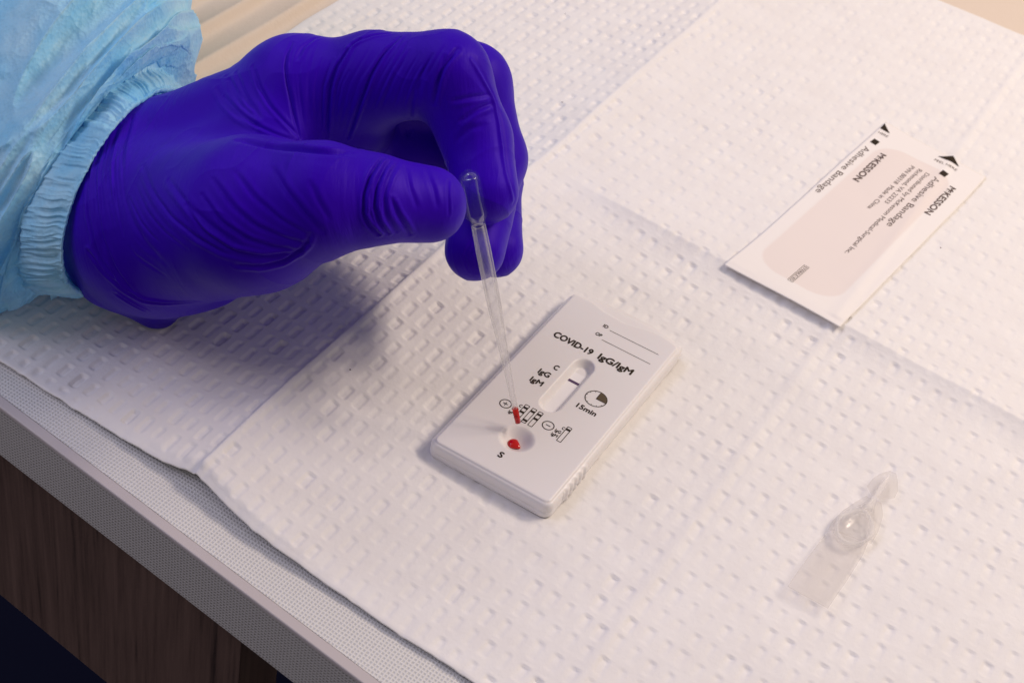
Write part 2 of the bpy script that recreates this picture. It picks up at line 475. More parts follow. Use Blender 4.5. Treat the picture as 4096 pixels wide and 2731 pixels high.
def emboss(X, Y):
    px, py = 5.16, 7.95
    shear = -0.12
    Ys = Y - shear * X
    Xs = X + 0.06 * Y * 0
    iu = np.floor(Xs / px); iv = np.floor(Ys / py)
    u = Xs - (iu + 0.5) * px; v = Ys - (iv + 0.5) * py
    rng = np.random.RandomState(5)
    T = rng.rand(128, 128, 4)
    t = T[iu.astype(int) % 128, iv.astype(int) % 128]
    u = u + 0.8 * (t[..., 0] - 0.5) + 0.06 * (t[..., 3] - 0.5) * v; v = v + 1.0 * (t[..., 1] - 0.5)
    hw = 0.86 + 0.45 * (t[..., 2] - 0.5); hl = 2.65 + 0.8 * (t[..., 3] - 0.5)
    bl = sstep(-45, 10, X + 0.5 * Y)
    side = (1 - bl) * sstep(hw + 0.35, hw - 0.25, np.abs(u)) + bl * sstep(hw + 0.75, hw - 0.60, np.abs(u))
    far = sstep(hl + 0.22, hl - 0.12, v)
    near = sstep(-hl - 0.45, -hl + 0.55, v)
    slope = 0.25 + 0.75 * sstep(-hl, hl, v)
    pit = side * far * near * (1 - bl + bl * 1.25 * slope)
    lip = np.exp(-((v - hl - 0.45) / 0.5) ** 2) * sstep(hw + 0.7, hw, np.abs(u))
    lip2 = np.exp(-((v + hl + 0.3) / 0.6) ** 2) * sstep(hw + 0.7, hw, np.abs(u))
    amp = (0.35 + 1.3 * t[..., 2] * t[..., 1]) * (0.45 + 1.1 * vnoise(X / 24, Y / 28, 31)) + 0.42
    amp = amp * (1 + 0.9 * sstep(-48, -75, X))
    floor_bulge = 0.35 * np.exp(-(v / 1.6) ** 2 - (u / 0.8) ** 2)
    return amp * (-0.31 * pit * (1 - floor_bulge) + 0.065 * lip + 0.05 * lip2)

def make_pad():
    xs = np.concatenate([np.arange(-177.5, -166, 0.75), np.arange(-166, 160, 0.5), np.arange(160, 186, 2.0)])
    w = np.concatenate([np.arange(0, 190, 0.48), np.arange(190, 300, 0.62), np.arange(300, 412, 0.9), [412.0]])
    v01 = w / w[-1]
    X, V = np.meshgrid(xs, v01, indexing='ij')
    yf = pad_front(X) + 0.35 * (vnoise(X / 5, X * 0 + 2.2, 41) - 0.5) + 0.5 * (vnoise(X / 22, X * 0 + 5.2, 42) - 0.5)
    yb = 327.0 + 1.5 * (vnoise(X / 25, X * 0 + 4.2, 43) - 0.5)
    Y = yf + V * (yb - yf)
    Xw = X + np.where(X < -170, 1.0 * (vnoise(Y / 20, X * 0 + 1.1, 44) - 0.5), 0)
    dist = np.minimum(np.minimum(Y - yf, yb - Y), np.minimum(X + 177.5, 500))
    h = pad_height(Xw, Y)
    e = emboss(Xw, Y)
    tp = sstep(0.0, 3.5, dist)
    fr = np.exp(-((Y - yf) / 6.0)) * 0.5 * (vnoise(X / 2.2, Y / 9, 45) - 0.5)      # puckers along the sealed front border
    Z = np.maximum(h * (0.65 + 0.35 * tp) + e * sstep(1.0, 3.0, dist) + fr - 0.25 * (1 - sstep(0, 0.5, dist)), -1.0)
    nx, ny = X.shape
    top = np.stack([Xw, Y, Z], -1).reshape(-1, 3)
    quads = grid_quads(nx, ny)
    idx = np.arange(nx * ny).reshape(nx, ny)
    per = np.concatenate([idx[:, 0], idx[-1, 1:], idx[-2::-1, -1], idx[0, -2:0:-1]])
    rim = top[per].copy()
    low = top[per].copy(); low[:, 2] = np.maximum(low[:, 2] - 0.45, -1.5)
    base = len(top)
    n = len(per)
    k = np.arange(n)
    sk = np.stack([base + k, base + n + k, base + n + (k + 1) % n, base + (k + 1) % n], -1)
    o = mesh_np('absorbent_pad', np.concatenate([top, rim, low]), np.concatenate([quads, sk]), MAT['pad'])
    tag(o, 'white embossed absorbent paper pad with fold creases spread over the table', 'pad')
make_pad()

# ------------------------------------------------------------------ lettering and flat print
def text_mesh(body, bold):
    cu = bpy.data.curves.new('t', 'FONT')
    cu.body = body; cu.size = 1.0; cu.resolution_u = 4
    cu.fill_mode = 'FRONT'
    ob = bpy.data.objects.new('t', cu)
    col.objects.link(ob)
    dg = bpy.context.evaluated_depsgraph_get()
    me = bpy.data.meshes.new_from_object(ob.evaluated_get(dg))
    bpy.data.objects.remove(ob); bpy.data.curves.remove(cu)
    return me

_cap = {}
def write(parent, body, x, y, width, cap, z, mat, bold=0.0, rot=0.0, name='printed_text'):
    """print body with its baseline starting at (x, y) mm, fitted to width and cap height, on the sheet at height z"""
    me = text_mesh(body, 0)
    n = len(me.vertices)
    co = np.empty(n * 3, np.float32); me.vertices.foreach_get('co', co); co = co.reshape(-1, 3)
    if bold not in _cap:
        mh = text_mesh('H', 0); a = np.empty(len(mh.vertices) * 3, np.float32); mh.vertices.foreach_get('co', a)
        a = a.reshape(-1, 3); _cap[bold] = (a[:, 1].min(), a[:, 1].max())
    lo, hi = _cap[bold]
    x0, x1 = co[:, 0].min(), co[:, 0].max()
    lx = (co[:, 0] - x0) / (x1 - x0) * width
    ly = (co[:, 1] - lo) / (hi - lo) * cap
    c, s = math.cos(rot), math.sin(rot)
    # heavier weights: the outline is laid down again a fraction to each side, each pass a hair higher
    sh = [(0, 0)] if not bold else [(bold * cap * dx, bold * cap * dy) for dx, dy in ((0, 0), (1, 0), (-1, 0), (0, 1), (0, -1))]
    polys = [list(pl.vertices) for pl in me.polygons]
    vv, ff = [], []
    for i, (dx, dy) in enumerate(sh):
        ax, ay = lx + dx, ly + dy
        vv += list(zip((x + ax * c - ay * s) * MM, (y + ax * s + ay * c) * MM, np.full(n, (z + 0.008 * i) * MM)))
        ff += [[j + i * n for j in pl] for pl in polys]
    me2 = bpy.data.meshes.new(name)
    me2.from_pydata(vv, [], ff)
    bpy.data.meshes.remove(me)
    me2.materials.append(mat)
    o = bpy.data.objects.new(name, me2)
    col.objects.link(o)
    o.parent = parent
    return o

def flat_poly(parent, name, loops, z, mat):
    """flat print made of quads strips: list of (outer pts, inner pts) or plain polygons"""
    vs, qs, ts = [], [], []
    for lp in loops:
        if isinstance(lp, tuple):
            a, b = lp; n = len(a); o0 = len(vs)
            vs += [(p[0], p[1], z) for p in a] + [(p[0], p[1], z) for p in b]
            qs += [(o0 + i, o0 + (i + 1) % n, o0 + n + (i + 1) % n, o0 + n + i) for i in range(n)]
        else:
            o0 = len(vs); vs += [(p[0], p[1], z) for p in lp]
            if len(lp) == 4: qs.append((o0, o0 + 1, o0 + 2, o0 + 3))
            else: ts += [(o0, o0 + i, o0 + i + 1) for i in range(1, len(lp) - 1)]
    return mesh_np(name, vs, qs, mat, parent, smooth=False, tris=ts)

def circ(x, y, r, n=48, a0=0.0, a1=2 * math.pi):
    return [(x + r * math.cos(a0 + (a1 - a0) * i / n), y + r * math.sin(a0 + (a1 - a0) * i / n)) for i in range(n)]

def rrect(x0, y0, x1, y1, r, n=5):
    pts = []
    for cx, cy, a in ((x1 - r, y1 - r, 0), (x0 + r, y1 - r, 90), (x0 + r, y0 + r, 180), (x1 - r, y0 + r, 270)):
        for i in range(n + 1):
            t = math.radians(a + 90 * i / n); pts.append((cx + r * math.cos(t), cy + r * math.sin(t)))
    return pts

def bar(x0, y0, x1, y1, w):
    d = math.hypot(x1 - x0, y1 - y0); nx, ny = -(y1 - y0) / d * w / 2, (x1 - x0) / d * w / 2
    return [(x0 + nx, y0 + ny), (x0 - nx, y0 - ny), (x1 - nx, y1 - ny), (x1 + nx, y1 + ny)]

# ------------------------------------------------------------------ test cassette
CZ = 6.5
def make_cassette():
    root = empty('test_cassette', (0, 0, 0))
    tag(root, 'white plastic test cassette with a blood drop in its round well', 'test cassette')
    W, Ln = 18.35, 40.1
    xs = np.linspace(-W, W, 150); ys = np.linspace(-Ln, Ln, 330)
    X, Y = np.meshgrid(xs, ys, indexing='ij')
    # far end: the plate edge swings back in the middle for a thumb grip
    curve = np.interp(xs, [-18.4, -12.2, -7.3, 0.3, 7.5, 11.6, 18.4], [40.6, 40.9, 39.4, 38.7, 40.8, 41.4, 40.0])
    Yc = np.where(Y > 30, 30 + (Y - 30) * ((curve[:, None] - 30) / (Ln - 30)), Y)
    # round the corners of the outline
    r = 1.6
    ax = np.abs(X) - (W - r); ay = np.abs(Y) - (Ln - r)
    k = np.where((ax > 0) & (ay > 0), np.maximum(ax, ay) / np.maximum(np.hypot(ax, ay), 1e-6), 1)
    X = np.where((ax > 0) & (ay > 0), np.sign(X) * ((W - r) + ax * k), X)
    Yc = Yc - np.where((ax > 0) & (ay > 0), np.sign(Y) * (ay - ay * k), 0)
    Z = np.full_like(X, CZ)
    # sample well: a dished cone
    rw = np.hypot(X + 0.6, (Yc + 25.0) / 1.02)
    Z -= 2.7 * sstep(5.3, 1.0, rw) ** 0.85
    # result window: a trough with sloping ends
    yy = np.maximum(np.abs(Yc - 3.2) - 9.6, 0)
    far = Yc > 3.2
    dw = np.hypot(X + 0.1, yy * np.where(far, 0.82, 0.9))
    Z -= 2.35 * sstep(3.55, 1.75, dw)
    edge = np.minimum(W - np.abs(X), Ln - np.abs(Y))
    Z -= 0.14 * sstep(0.5, 0.0, edge)
    nx, ny = X.shape
    top = np.stack([X, Yc, Z], -1).reshape(-1, 3)
    quads = grid_quads(nx, ny)
    idx = np.arange(nx * ny).reshape(nx, ny)
    per = np.concatenate([idx[:, 0], idx[-1, 1:], idx[-2::-1, -1], idx[0, -2:0:-1]])
    ring0 = top[per]
    # outward direction of the outline
    c = ring0[:, :2]
    tan = np.roll(c, -1, 0) - np.roll(c, 1, 0)
    nrm = np.stack([tan[:, 1], -tan[:, 0]], -1); nrm /= np.linalg.norm(nrm, axis=1)[:, None] + 1e-9
    # finger ridges moulded into the near right-hand side
    rid = np.where((c[:, 0] > 15) & (c[:, 1] < -19.5) & (c[:, 1] > -33.5), 0.5 + 0.5 * np.cos((c[:, 1] + 20.9) / 2.6 * 2 * np.pi), 0)
    faredge = sstep(30, 38, c[:, 1])
    bul = np.clip(1 - (c[:, 0] / 19.5) ** 2, 0, 1)
    tgt = 41.8 + 4.0 * bul
    verts = [top]; rings = [per]; base = len(top)
    fy = np.where(np.abs(nrm[:, 1]) > 0.5, 1, 0) * (c[:, 1] > 36)
    for off, z, far_f in ((0.10, CZ - 0.42, 0.02), (0.45, CZ - 0.55, 0.10), (0.85, CZ - 0.80, 0.45), (1.15, CZ - 1.35, 0.85), (1.25, CZ - 3.2, 1.0), (1.22, CZ - 3.30, 1.0), (1.10, CZ - 3.38, 1.0), (1.22, CZ - 3.48, 1.0), (1.25, 1.3, 1.0), (0.85, 0.75, 0.98)):
        o = off + rid * 0.55 * sstep(CZ - 0.5, CZ - 1.4, np.array(z)) 
        p = c + nrm * o[:, None] if np.ndim(o) else c + nrm * o
        p = p.copy()
        p[:, 1] = np.where(fy > 0, c[:, 1] + (tgt - c[:, 1]) * far_f + off * 0.3, p[:, 1])
        zz = np.where((fy > 0) & (z > CZ - 2), CZ - 0.42 - (CZ - 0.42 - z) * 1.2, z)
        verts.append(np.column_stack([p, np.broadcast_to(zz, len(p))]))
        rings.append(base + np.arange(len(per))); base += len(per)
    qs = [quads]
    n = len(per); kk = np.arange(n)
    for a, b in zip(rings[:-1], rings[1:]):
        qs.append(np.stack([a[kk], b[kk], b[(kk + 1) % n], a[(kk + 1) % n]], -1))
    mesh_np('body', np.concatenate(verts), np.concatenate(qs), MAT['plastic'], root)
    zf = CZ - 2.35
    flat_poly(root, 'test_strip', [[(-1.9, -8.4), (1.75, -8.4), (1.75, 12.0), (-1.9, 12.0)]], zf + 0.06, MAT['strip'])
    flat_poly(root, 'control_line', [[(-1.85, 7.3), (1.7, 7.3), (1.7, 8.35), (-1.85, 8.35)]], zf + 0.10, MAT['c_line'])
    zt = CZ + 0.05
    ink = MAT['ink']
    write(root, 'COVID-19', -14.0, 19.0, 13.0, 2.5, zt, ink, 0.055)
    write(root, 'IgG/IgM', 1.3, 19.2, 11.2, 2.55, zt, ink, 0.055)
    write(root, 'ID', -4.15, 32.8, 1.5, 1.35, zt, ink, 0.04)
    write(root, 'OP', -4.35, 28.1, 2.0, 1.35, zt, ink, 0.04)
    flat_poly(root, 'writing_line', [bar(-1.65, 32.7, 15.15, 32.8, 0.18)], zt, ink)
    flat_poly(root, 'writing_line', [bar(-1.55, 27.35, 15.05, 27.4, 0.18)], zt, ink)
    write(root, 'C', -6.9, 6.5, 1.35, 2.0, zt, ink, 0.05)
    write(root, 'IgG', -9.55, 2.1, 3.55, 2.1, zt, ink, 0.05)
    write(root, 'IgM', -9.75, -2.35, 3.85, 2.05, zt, ink, 0.05)
    # clock
    cx, cy = 9.3, 3.6
    flat_poly(root, 'clock_icon', [(circ(cx, cy, 3.38), circ(cx, cy, 3.10))], zt, ink)
    flat_poly(root, 'clock_wedge', [[(cx, cy)] + circ(cx, cy, 3.16, 14, 0, math.pi / 2) + [(cx, cy + 3.16)]], zt + 0.01, MAT['ink_wedge'])
    flat_poly(root, 'clock_hands', [bar(cx, cy, cx + 3.2, cy, 0.16), bar(cx, cy + 0.1, cx, cy + 3.2, 0.16)] +
              [bar(cx + 2.75 * math.cos(a), cy + 2.75 * math.sin(a), cx + 3.18 * math.cos(a), cy + 3.18 * math.sin(a), 0.16) for a in [math.radians(d) for d in range(120, 345, 30)]], zt + 0.02, ink)
    write(root, '15min', 6.2, -3.05, 6.2, 1.85, zt, ink, 0.05)
    # plus and minus signs
    for x, y, plus in ((-10.2, -15.15, True), (3.73, -14.87, False)):
        rr = 1.83
        flat_poly(root, 'plus_icon' if plus else 'minus_icon', [(circ(x, y, rr), circ(x, y, rr - 0.30))] + [bar(x - 0.75, y, x + 0.75, y, 0.30)] + ([bar(x, y - 0.75, x, y - 0.13, 0.24), bar(x, y + 0.13, x, y + 0.75, 0.24)] if plus else []), zt, ink)
    for x0, bands in ((-5.62, (-12.95, -15.0, -17.2)), (-3.27, (-12.95, -17.3)), (-1.12, (-12.85, -14.95)), (8.3, (-12.75,))):
        x1 = x0 + 1.55
        lp = [(rrect(x0, -18.5, x1, -11.5, 0.3), rrect(x0 + 0.22, -18.28, x1 - 0.22, -11.72, 0.2))]
        lp += [[(x0 + 0.1, b - 0.42), (x1 - 0.1, b - 0.42), (x1 - 0.1, b + 0.42), (x0 + 0.1, b + 0.42)] for b in bands]
        flat_poly(root, 'strip_icon', lp, zt, ink)
    for b, x, y, w in (('C', -6.75, -13.65, 0.75), ('IgG', -7.85, -15.7, 1.75), ('IgM', -7.95, -17.65, 1.85), ('C', 7.35, -13.6, 0.75), ('IgG', 6.2, -15.6, 1.75), ('IgM', 6.05, -17.5, 1.85)):
        write(root, b, x, y, w, 1.1, zt, ink, 0.04)
    write(root, 'S', -1.55, -34.2, 1.25, 2.1, zt, ink, 0.05)
    return root
cassette = make_cassette()

def blood_drop():
    nu, nv = 40, 16
    vs = []
    for i in range(nu):
        a = 2 * math.pi * i / nu
        for j in range(nv):
            t = math.pi * j / (nv - 1)
            rr = math.sin(t)
            x = math.cos(a) * rr; y = math.sin(a) * rr
            z = math.cos(t)
            sx = 1.85 + (0.35 if x > 0 else 0) * max(0, x)
            py = 1.85 * y * (1 - 0.45 * max(0, x)) 
            zz = 0.85 * z if z > 0 else 0.55 * z
            vs.append((-1.0 + sx * x, -25.3 + py - 0.35 * max(0, x), 4.35 + zz))
    o = mesh_np('blood_drop', vs, grid_quads(nu, nv, True), MAT['blood'])
    tag(o, 'glossy red blood drop lying in the round cassette well', 'blood drop')
blood_drop()

# ------------------------------------------------------------------ bandage wrapper
def make_wrapper():
    ang = math.radians(-5.2)
    cx, cy = 38.7, 150.2
    root = empty('bandage_wrapper', (cx, cy, 0.0))
    root.rotation_euler = (0, 0, ang)
    tag(root, 'white paper bandage wrapper with pink bandage showing through and black print', 'wrapper')
    hw, hl = 21.6, 62.6
    def sheet(x, y):
        X = cx + x * math.cos(ang) - y * math.sin(ang); Y = cy + x * math.sin(ang) + y * math.cos(ang)
        e = sstep(-30, -62, y)
        bend = 0.55 + 0.5 * e * e + 0.25 * np.sin(x / 9.0 + 0.6) * sstep(-35, -62, y)
        crest = 3.0 * np.where(Y > 91.5, np.exp(-np.maximum(Y - 91.5, 0) / 26), 1.0)
        inner = sstep(1.0, 0.2, np.hypot(np.maximum(np.abs(x + 1) - 5.2, 0), np.maximum(np.abs(y + 1) - 42, 0)) / 11.0)
        base = bend + crest + 0.45 * inner + 0.35 * np.sin(y / 17.0 + x / 25.0)
        return np.maximum(base, pad_height(np.asarray(X, float), np.asarray(Y, float)) + 0.75)
    xs = np.linspace(-hw, hw, 60); ys = np.linspace(-hl, hl, 170)
    X, Y = np.meshgrid(xs, ys, indexing='ij')
    Xs = X * (1 + 0.012 * np.sin(Y / 23.0))
    Yy = Y + np.where(Y > 0, -0.06 * X * sstep(30, 62, Y), 0.02 * X)
    Z = sheet(X, Y)
    top = np.stack([Xs, Yy, Z], -1).reshape(-1, 3)
    bot = top.copy(); bot[:, 2] -= 0.22
    q = grid_quads(len(xs), len(ys)); n0 = len(top)
    idx = np.arange(n0).reshape(X.shape)
    per = np.concatenate([idx[:, 0], idx[-1, 1:], idx[-2::-1, -1], idx[0, -2:0:-1]]); n = len(per); k = np.arange(n)
    sk = np.stack([per[k], n0 + per[k], n0 + per[(k + 1) % n], per[(k + 1) % n]], -1)
    mesh_np('paper', np.concatenate([top, bot]), np.concatenate([q, n0 + q[:, ::-1], sk]), MAT['paper'], root)
    # print: world point -> sheet point, then drape each mark on the paper
    def loc(px, py):
        dx, dy = px - cx, py - cy
        return dx * math.cos(-ang) - dy * math.sin(-ang), dx * math.sin(-ang) + dy * math.cos(-ang)
    def drape(o):
        me = o.data
        n = len(me.vertices); co = np.empty(n * 3, np.float32); me.vertices.foreach_get('co', co); co = co.reshape(-1, 3) / MM
        co[:, 2] = sheet(co[:, 0], co[:, 1]) + 0.07 + co[:, 2]
        me.vertices.foreach_set('co', (co * MM).astype(np.float32).ravel()); me.update()
    def line(body, px, py, length, cap, mat, bold=0.0):
        x, y = loc(px, py)
        drape(write(root, body, x, y, length, cap, 0, mat, bold, math.radians(-90)))
    g, k_ = MAT['ink_grey'], MAT['ink']
    for x0, y0 in ((28.9, 194.2), (56.9, 193.2)):
        line('M', x0, y0, 2.9, 2.35, g, 0.05)
        line('c', x0 + 0.95 - 0.27, y0 - 3.2, 1.5, 1.45, g, 0.05)
        line('_', x0 + 0.45 - 0.27, y0 - 3.2, 1.5, 1.6, g, 0.0)
        line('KESSON', x0 - 0.42, y0 - 5.2, 18.6, 2.35, g, 0.05)
    line('Adhesive Bandage', 22.6, 194.4, 41.5, 2.4, g, 0.0)
    line('Adhesive Bandage', 50.4, 194.2, 42.3, 2.4, g, 0.0)
    line('Distributed by McKesson Medical-Surgical Inc.', 46.8, 194.5, 68.0, 1.65, g, 0.0)
    line('Richmond, VA 23233', 43.8, 194.8, 29.8, 1.65, g, 0.0)
    line('PVN B0318  Made in China', 40.8, 194.7, 37.6, 1.65, g, 0.0)
    def shape(name, loops):
        conv = lambda p: loc(*p)
        o = flat_poly(root, name, [tuple([conv(p) for p in l] for l in lp) if isinstance(lp, tuple) else [conv(p) for p in lp] for lp in loops], 0, k_)
        bm = bmesh.new(); bm.from_mesh(o.data)
        bmesh.ops.subdivide_edges(bm, edges=bm.edges[:], cuts=5, use_grid_fill=True)
        bm.to_mesh(o.data); bm.free()
        drape(o)
    shape('print_block', [[(22.95, 198.4), (25.45, 197.9), (25.95, 201.3), (23.5, 201.8)]])
    shape('print_block', [[(50.85, 197.1), (53.4, 196.6), (54.0, 200.1), (51.4, 200.6)]])
    shape('peel_arrow', [[(22.75, 209.9), (26.95, 209.4), (22.95, 214.3)]])
    shape('peel_arrow', [[(46.7, 208.7), (55.6, 208.1), (51.45, 212.5)]])
    def peel(body, px, py, w):
        x, y = loc(px, py)
        drape(write(root, body, x, y, w, 1.5, 0, g, 0.0, math.radians(1.5)))
    peel('PEEL HERE', 46.4, 205.0, 9.1)
    peel('HERE', 23.1, 206.4, 4.0)
    def sq(a, b, t):      # rectangular frame between two opposite sheet corners
        (x0, y0), (x1, y1) = a, b
        return ([(x0, y0), (x1, y0), (x1, y1), (x0, y1)], [(x0 + t, y0 + t), (x1 - t, y0 + t), (x1 - t, y1 - t), (x0 + t, y1 - t)])
    a = loc(31.0, 97.2); b = loc(34.0, 109.7)
    a = (a[0] + 0.3, a[1]); b = (a[0] + 2.0, b[1])
    o = flat_poly(root, 'sterile_box', [sq(a, b, 0.13), [(a[0], a[1] + 3.6), (b[0], a[1] + 3.6), (b[0], a[1] + 3.73), (a[0], a[1] + 3.73)]], 0, k_); drape(o)
    drape(write(root, 'STERILE', a[0] + 0.42, b[1] - 0.5, 7.9, 1.15, 0, g, 0.0, math.radians(-90)))
    drape(write(root, 'EO', a[0] + 0.42, a[1] + 3.0, 2.4, 1.15, 0, k_, 0.0, math.radians(-90)))
make_wrapper()

# ------------------------------------------------------------------ plastic ampoule
def loft(name, secs, mat, parent, n=32, cap=True):
    """secs: (y, half width, half height, centre x, centre z) -> closed elliptical loft along y"""
    vs = []
    for y, hw, hh, cx, cz in secs:
        for i in range(n):
            a = 2 * math.pi * i / n
            vs.append((cx + hw * math.cos(a), y, cz + hh * math.sin(a)))
    v = np.array(vs).reshape(len(secs), n, 3).transpose(1, 0, 2).reshape(-1, 3)
    q = grid_quads(n, len(secs), True)
    return mesh_np(name, v, q[:, ::-1], mat, parent)

def plate(name, outline, zf, th, mat, parent):
    """flat moulded plate: outline (x, y) list, z from zf(x, y)"""
    n = len(outline)
    c = np.mean(outline, 0)
    vs = []; 
    rings = [1.0, 0.97]
    top, bot = [], []
    for s in (1.0, 0.55, 0.0):
        for x, y in outline:
            xx, yy = c[0] + (x - c[0]) * s, c[1] + (y - c[1]) * s
            top.append((xx, yy, zf(xx, yy) + th / 2)); bot.append((xx, yy, zf(xx, yy) - th / 2))
    v = np.array(top + bot); m = len(top)
    k = np.arange(n); qs = []
    for r in range(2):
        a = r * n; b = (r + 1) * n
        qs.append(np.stack([a + k, a + (k + 1) % n, b + (k + 1) % n, b + k], -1))
        qs.append(np.stack([m + a + k, m + b + k, m + b + (k + 1) % n, m + a + (k + 1) % n], -1))
    qs.append(np.stack([k, m + k, m + (k + 1) % n, (k + 1) % n], -1))
    return mesh_np(name, v, np.concatenate(qs), mat, parent, smooth=False)

def make_ampoule():
    root = empty('plastic_ampoule', (89.5, 0, 0))
    root.rotation_euler = (0, 0, math.radians(-2.0))
    tag(root, 'small clear plastic ampoule with flat frosted tab lying on the pad', 'ampoule')
    # local: x across, y along the ampoule
    tab = [(-5.9, -22.6), (5.9, -22.2), (6.0, -10), (5.8, 4), (5.2, 8), (-5.2, 6), (-5.9, 0), (-6.0, -10)]
    tabf = []
    for (x0, y0), (x1, y1) in zip(tab, tab[1:] + tab[:1]):
        for t in (0, .34, .67): tabf.append((x0 + (x1 - x0) * t, y0 + (y1 - y0) * t))
    plate('tab', tabf, lambda x, y: 1.3 + 1.9 * float(sstep(-2, -23, y)), 0.7, MAT['ampoule'], root)
    fl = [(-5.9, 5.2), (-6.1, 9), (-5.4, 14), (-3.9, 19.5), (-2.3, 24.2), (2.3, 24.6), (4.6, 20.5), (5.9, 14), (6.1, 8.6)]
    plate('seam_flange', fl, lambda x, y: 1.6, 0.55, MAT['ampoule'], root)
    loft('bulb', [(3.2, 0.3, 0.2, 0, 2.0), (3.6, 2.6, 1.2, 0, 2.1), (4.8, 4.2, 1.6, 0, 2.1), (7.5, 4.9, 2.0, 0, 2.2), (11, 4.8, 2.1, 0, 2.2), (14.5, 4.2, 1.9, 0, 2.2), (17.5, 3.0, 1.6, 0, 2.1), (20, 1.8, 1.5, 0, 2.2), (23, 1.2, 1.1, 0, 2.0), (25.5, 1.0, 0.9, 0, 1.9)], MAT['ampoule_bulb'], root)
    # thick pale rim where bulb and flange are welded
    rim = []
    for i in range(48):
        a = 2 * math.pi * i / 48
        x = 4.75 * math.cos(a); y = 10.3 + 7.2 * math.sin(a)
        if y > 10.3: x *= 1 - 0.35 * ((y - 10.3) / 7.2) ** 2
        rim.append((x, y))
    vs = []
    for i, (x, y) in enumerate(rim):
        wv = 0.55 + 0.35 * math.sin(i * 0.9) ** 2 + 0.25 * math.sin(i * 0.37 + 1)
        d = Vector((x, y - 10.3)).normalized()
        for j in range(8):
            b = 2 * math.pi * j / 8
            vs.append((x + d.x * wv * math.cos(b), y + d.y * wv * math.cos(b), 2.25 + 0.75 * math.sin(b)))
    k = np.arange(48); qs = []
    for j in range(8):
        qs.append(np.stack([k * 8 + j, ((k + 1) % 48) * 8 + j, ((k + 1) % 48) * 8 + (j + 1) % 8, k * 8 + (j + 1) % 8], -1))
    mesh_np('weld_rim', vs, np.concatenate(qs), MAT['ampoule_rim'], root)
    loft('neck', [(18.6, 0.3, 0.3, 0, 2.6), (19.2, 1.5, 1.0, 0, 2.4), (22, 0.9, 0.8, 0, 2.1), (25.2, 0.75, 0.7, 0, 1.9)], MAT['ampoule_rim'], root)
    capo = [(-1.2, 25.6), (-3.6, 28.0), (-3.4, 32), (-2.2, 35.5), (-0.6, 38.0), (1.2, 38.4), (3.0, 35.5), (4.4, 32), (4.6, 29.0), (1.3, 25.8)]
    plate('twist_cap', capo, lambda x, y: 1.9, 0.55, MAT['ampoule'], root)
    loft('cap_core', [(25.7, 0.7, 0.5, 0, 1.9), (27.5, 0.9, 0.55, 0, 2.0), (31, 0.8, 0.5, 0, 2.0), (34.5, 0.6, 0.45, 0, 2.0), (36.8, 0.2, 0.2, 0, 2.0)], MAT['ampoule_rim'], root)
make_ampoule()

# ------------------------------------------------------------------ measured forms (mm): hand bones as round cones, glove creases, sleeve rings, pipette
PALM = [((-167.8,-33.8,22.8),17.0,(-144.0,-38.6,28.5),17.0),
 ((-144.0,-38.6,28.5),17.0,(-123.8,-40.6,35.6),21.0),
 ((-123.8,-40.6,35.6),21.0,(-115.9,-46.8,28.7),18.0),
 ((-123.8,-40.6,35.6),21.0,(-90.4,-12.9,72.6),13.0),
 ((-123.8,-40.6,35.6),21.0,(-101.4,1.0,60.2),12.5),
 ((-123.8,-40.6,35.6),21.0,(-114.6,8.5,46.7),12.0),
 ((-123.8,-40.6,35.6),21.0,(-125.9,15.9,32.1),11.5),
 ((-90.4,-12.9,72.6),13.0,(-101.4,1.0,60.2),12.5),
 ((-101.4,1.0,60.2),12.5,(-114.6,8.5,46.7),12.0),
 ((-114.6,8.5,46.7),12.0,(-125.9,15.9,32.1),11.5),
 ((-115.9,-46.8,28.7),18.0,(-106.3,-49.8,39.5),21.0),
 ((-123.8,-40.6,35.6),21.0,(-106.3,-49.8,39.5),21.0),
 ((-106.3,-49.8,39.5),21.0,(-72.1,-55.5,65.4),19.0),
 ((-115.9,-46.8,28.7),18.0,(-125.9,15.9,32.1),11.5),
 ((-87.6,-29.8,64.3),12.0,(-90.4,-12.9,72.6),13.0),
 ((-91.5,-1.2,50.5),13.0,(-66.8,16.5,55.2),13.0),
 ((-101.4,1.0,60.2),12.5,(-91.5,-1.2,50.5),13.0),
 ((-90.2,-16.4,65.8),12.0,(-76.7,-6.0,66.2),10.0),
 ((-90.2,-16.4,65.8),12.0,(-90.4,-12.9,72.6),13.0),
 ((-76.7,-6.0,66.2),10.0,(-74.5,-4.7,75.7),10.0),
 ((-106.3,-49.8,39.5),21.0,(-87.6,-29.8,64.3),12.0),
 ((-115.9,-46.8,28.7),18.0,(-110.5,-45.7,4.6),3.2),
 ((-110.5,-45.7,4.6),3.2,(-91.2,-45.9,30.9),8.0),
 ((-110.5,-45.7,4.6),3.2,(-121.1,-54.5,16.9),7.0),
 ((-91.2,-45.9,30.9),8.0,(-106.3,-49.8,39.5),21.0)]
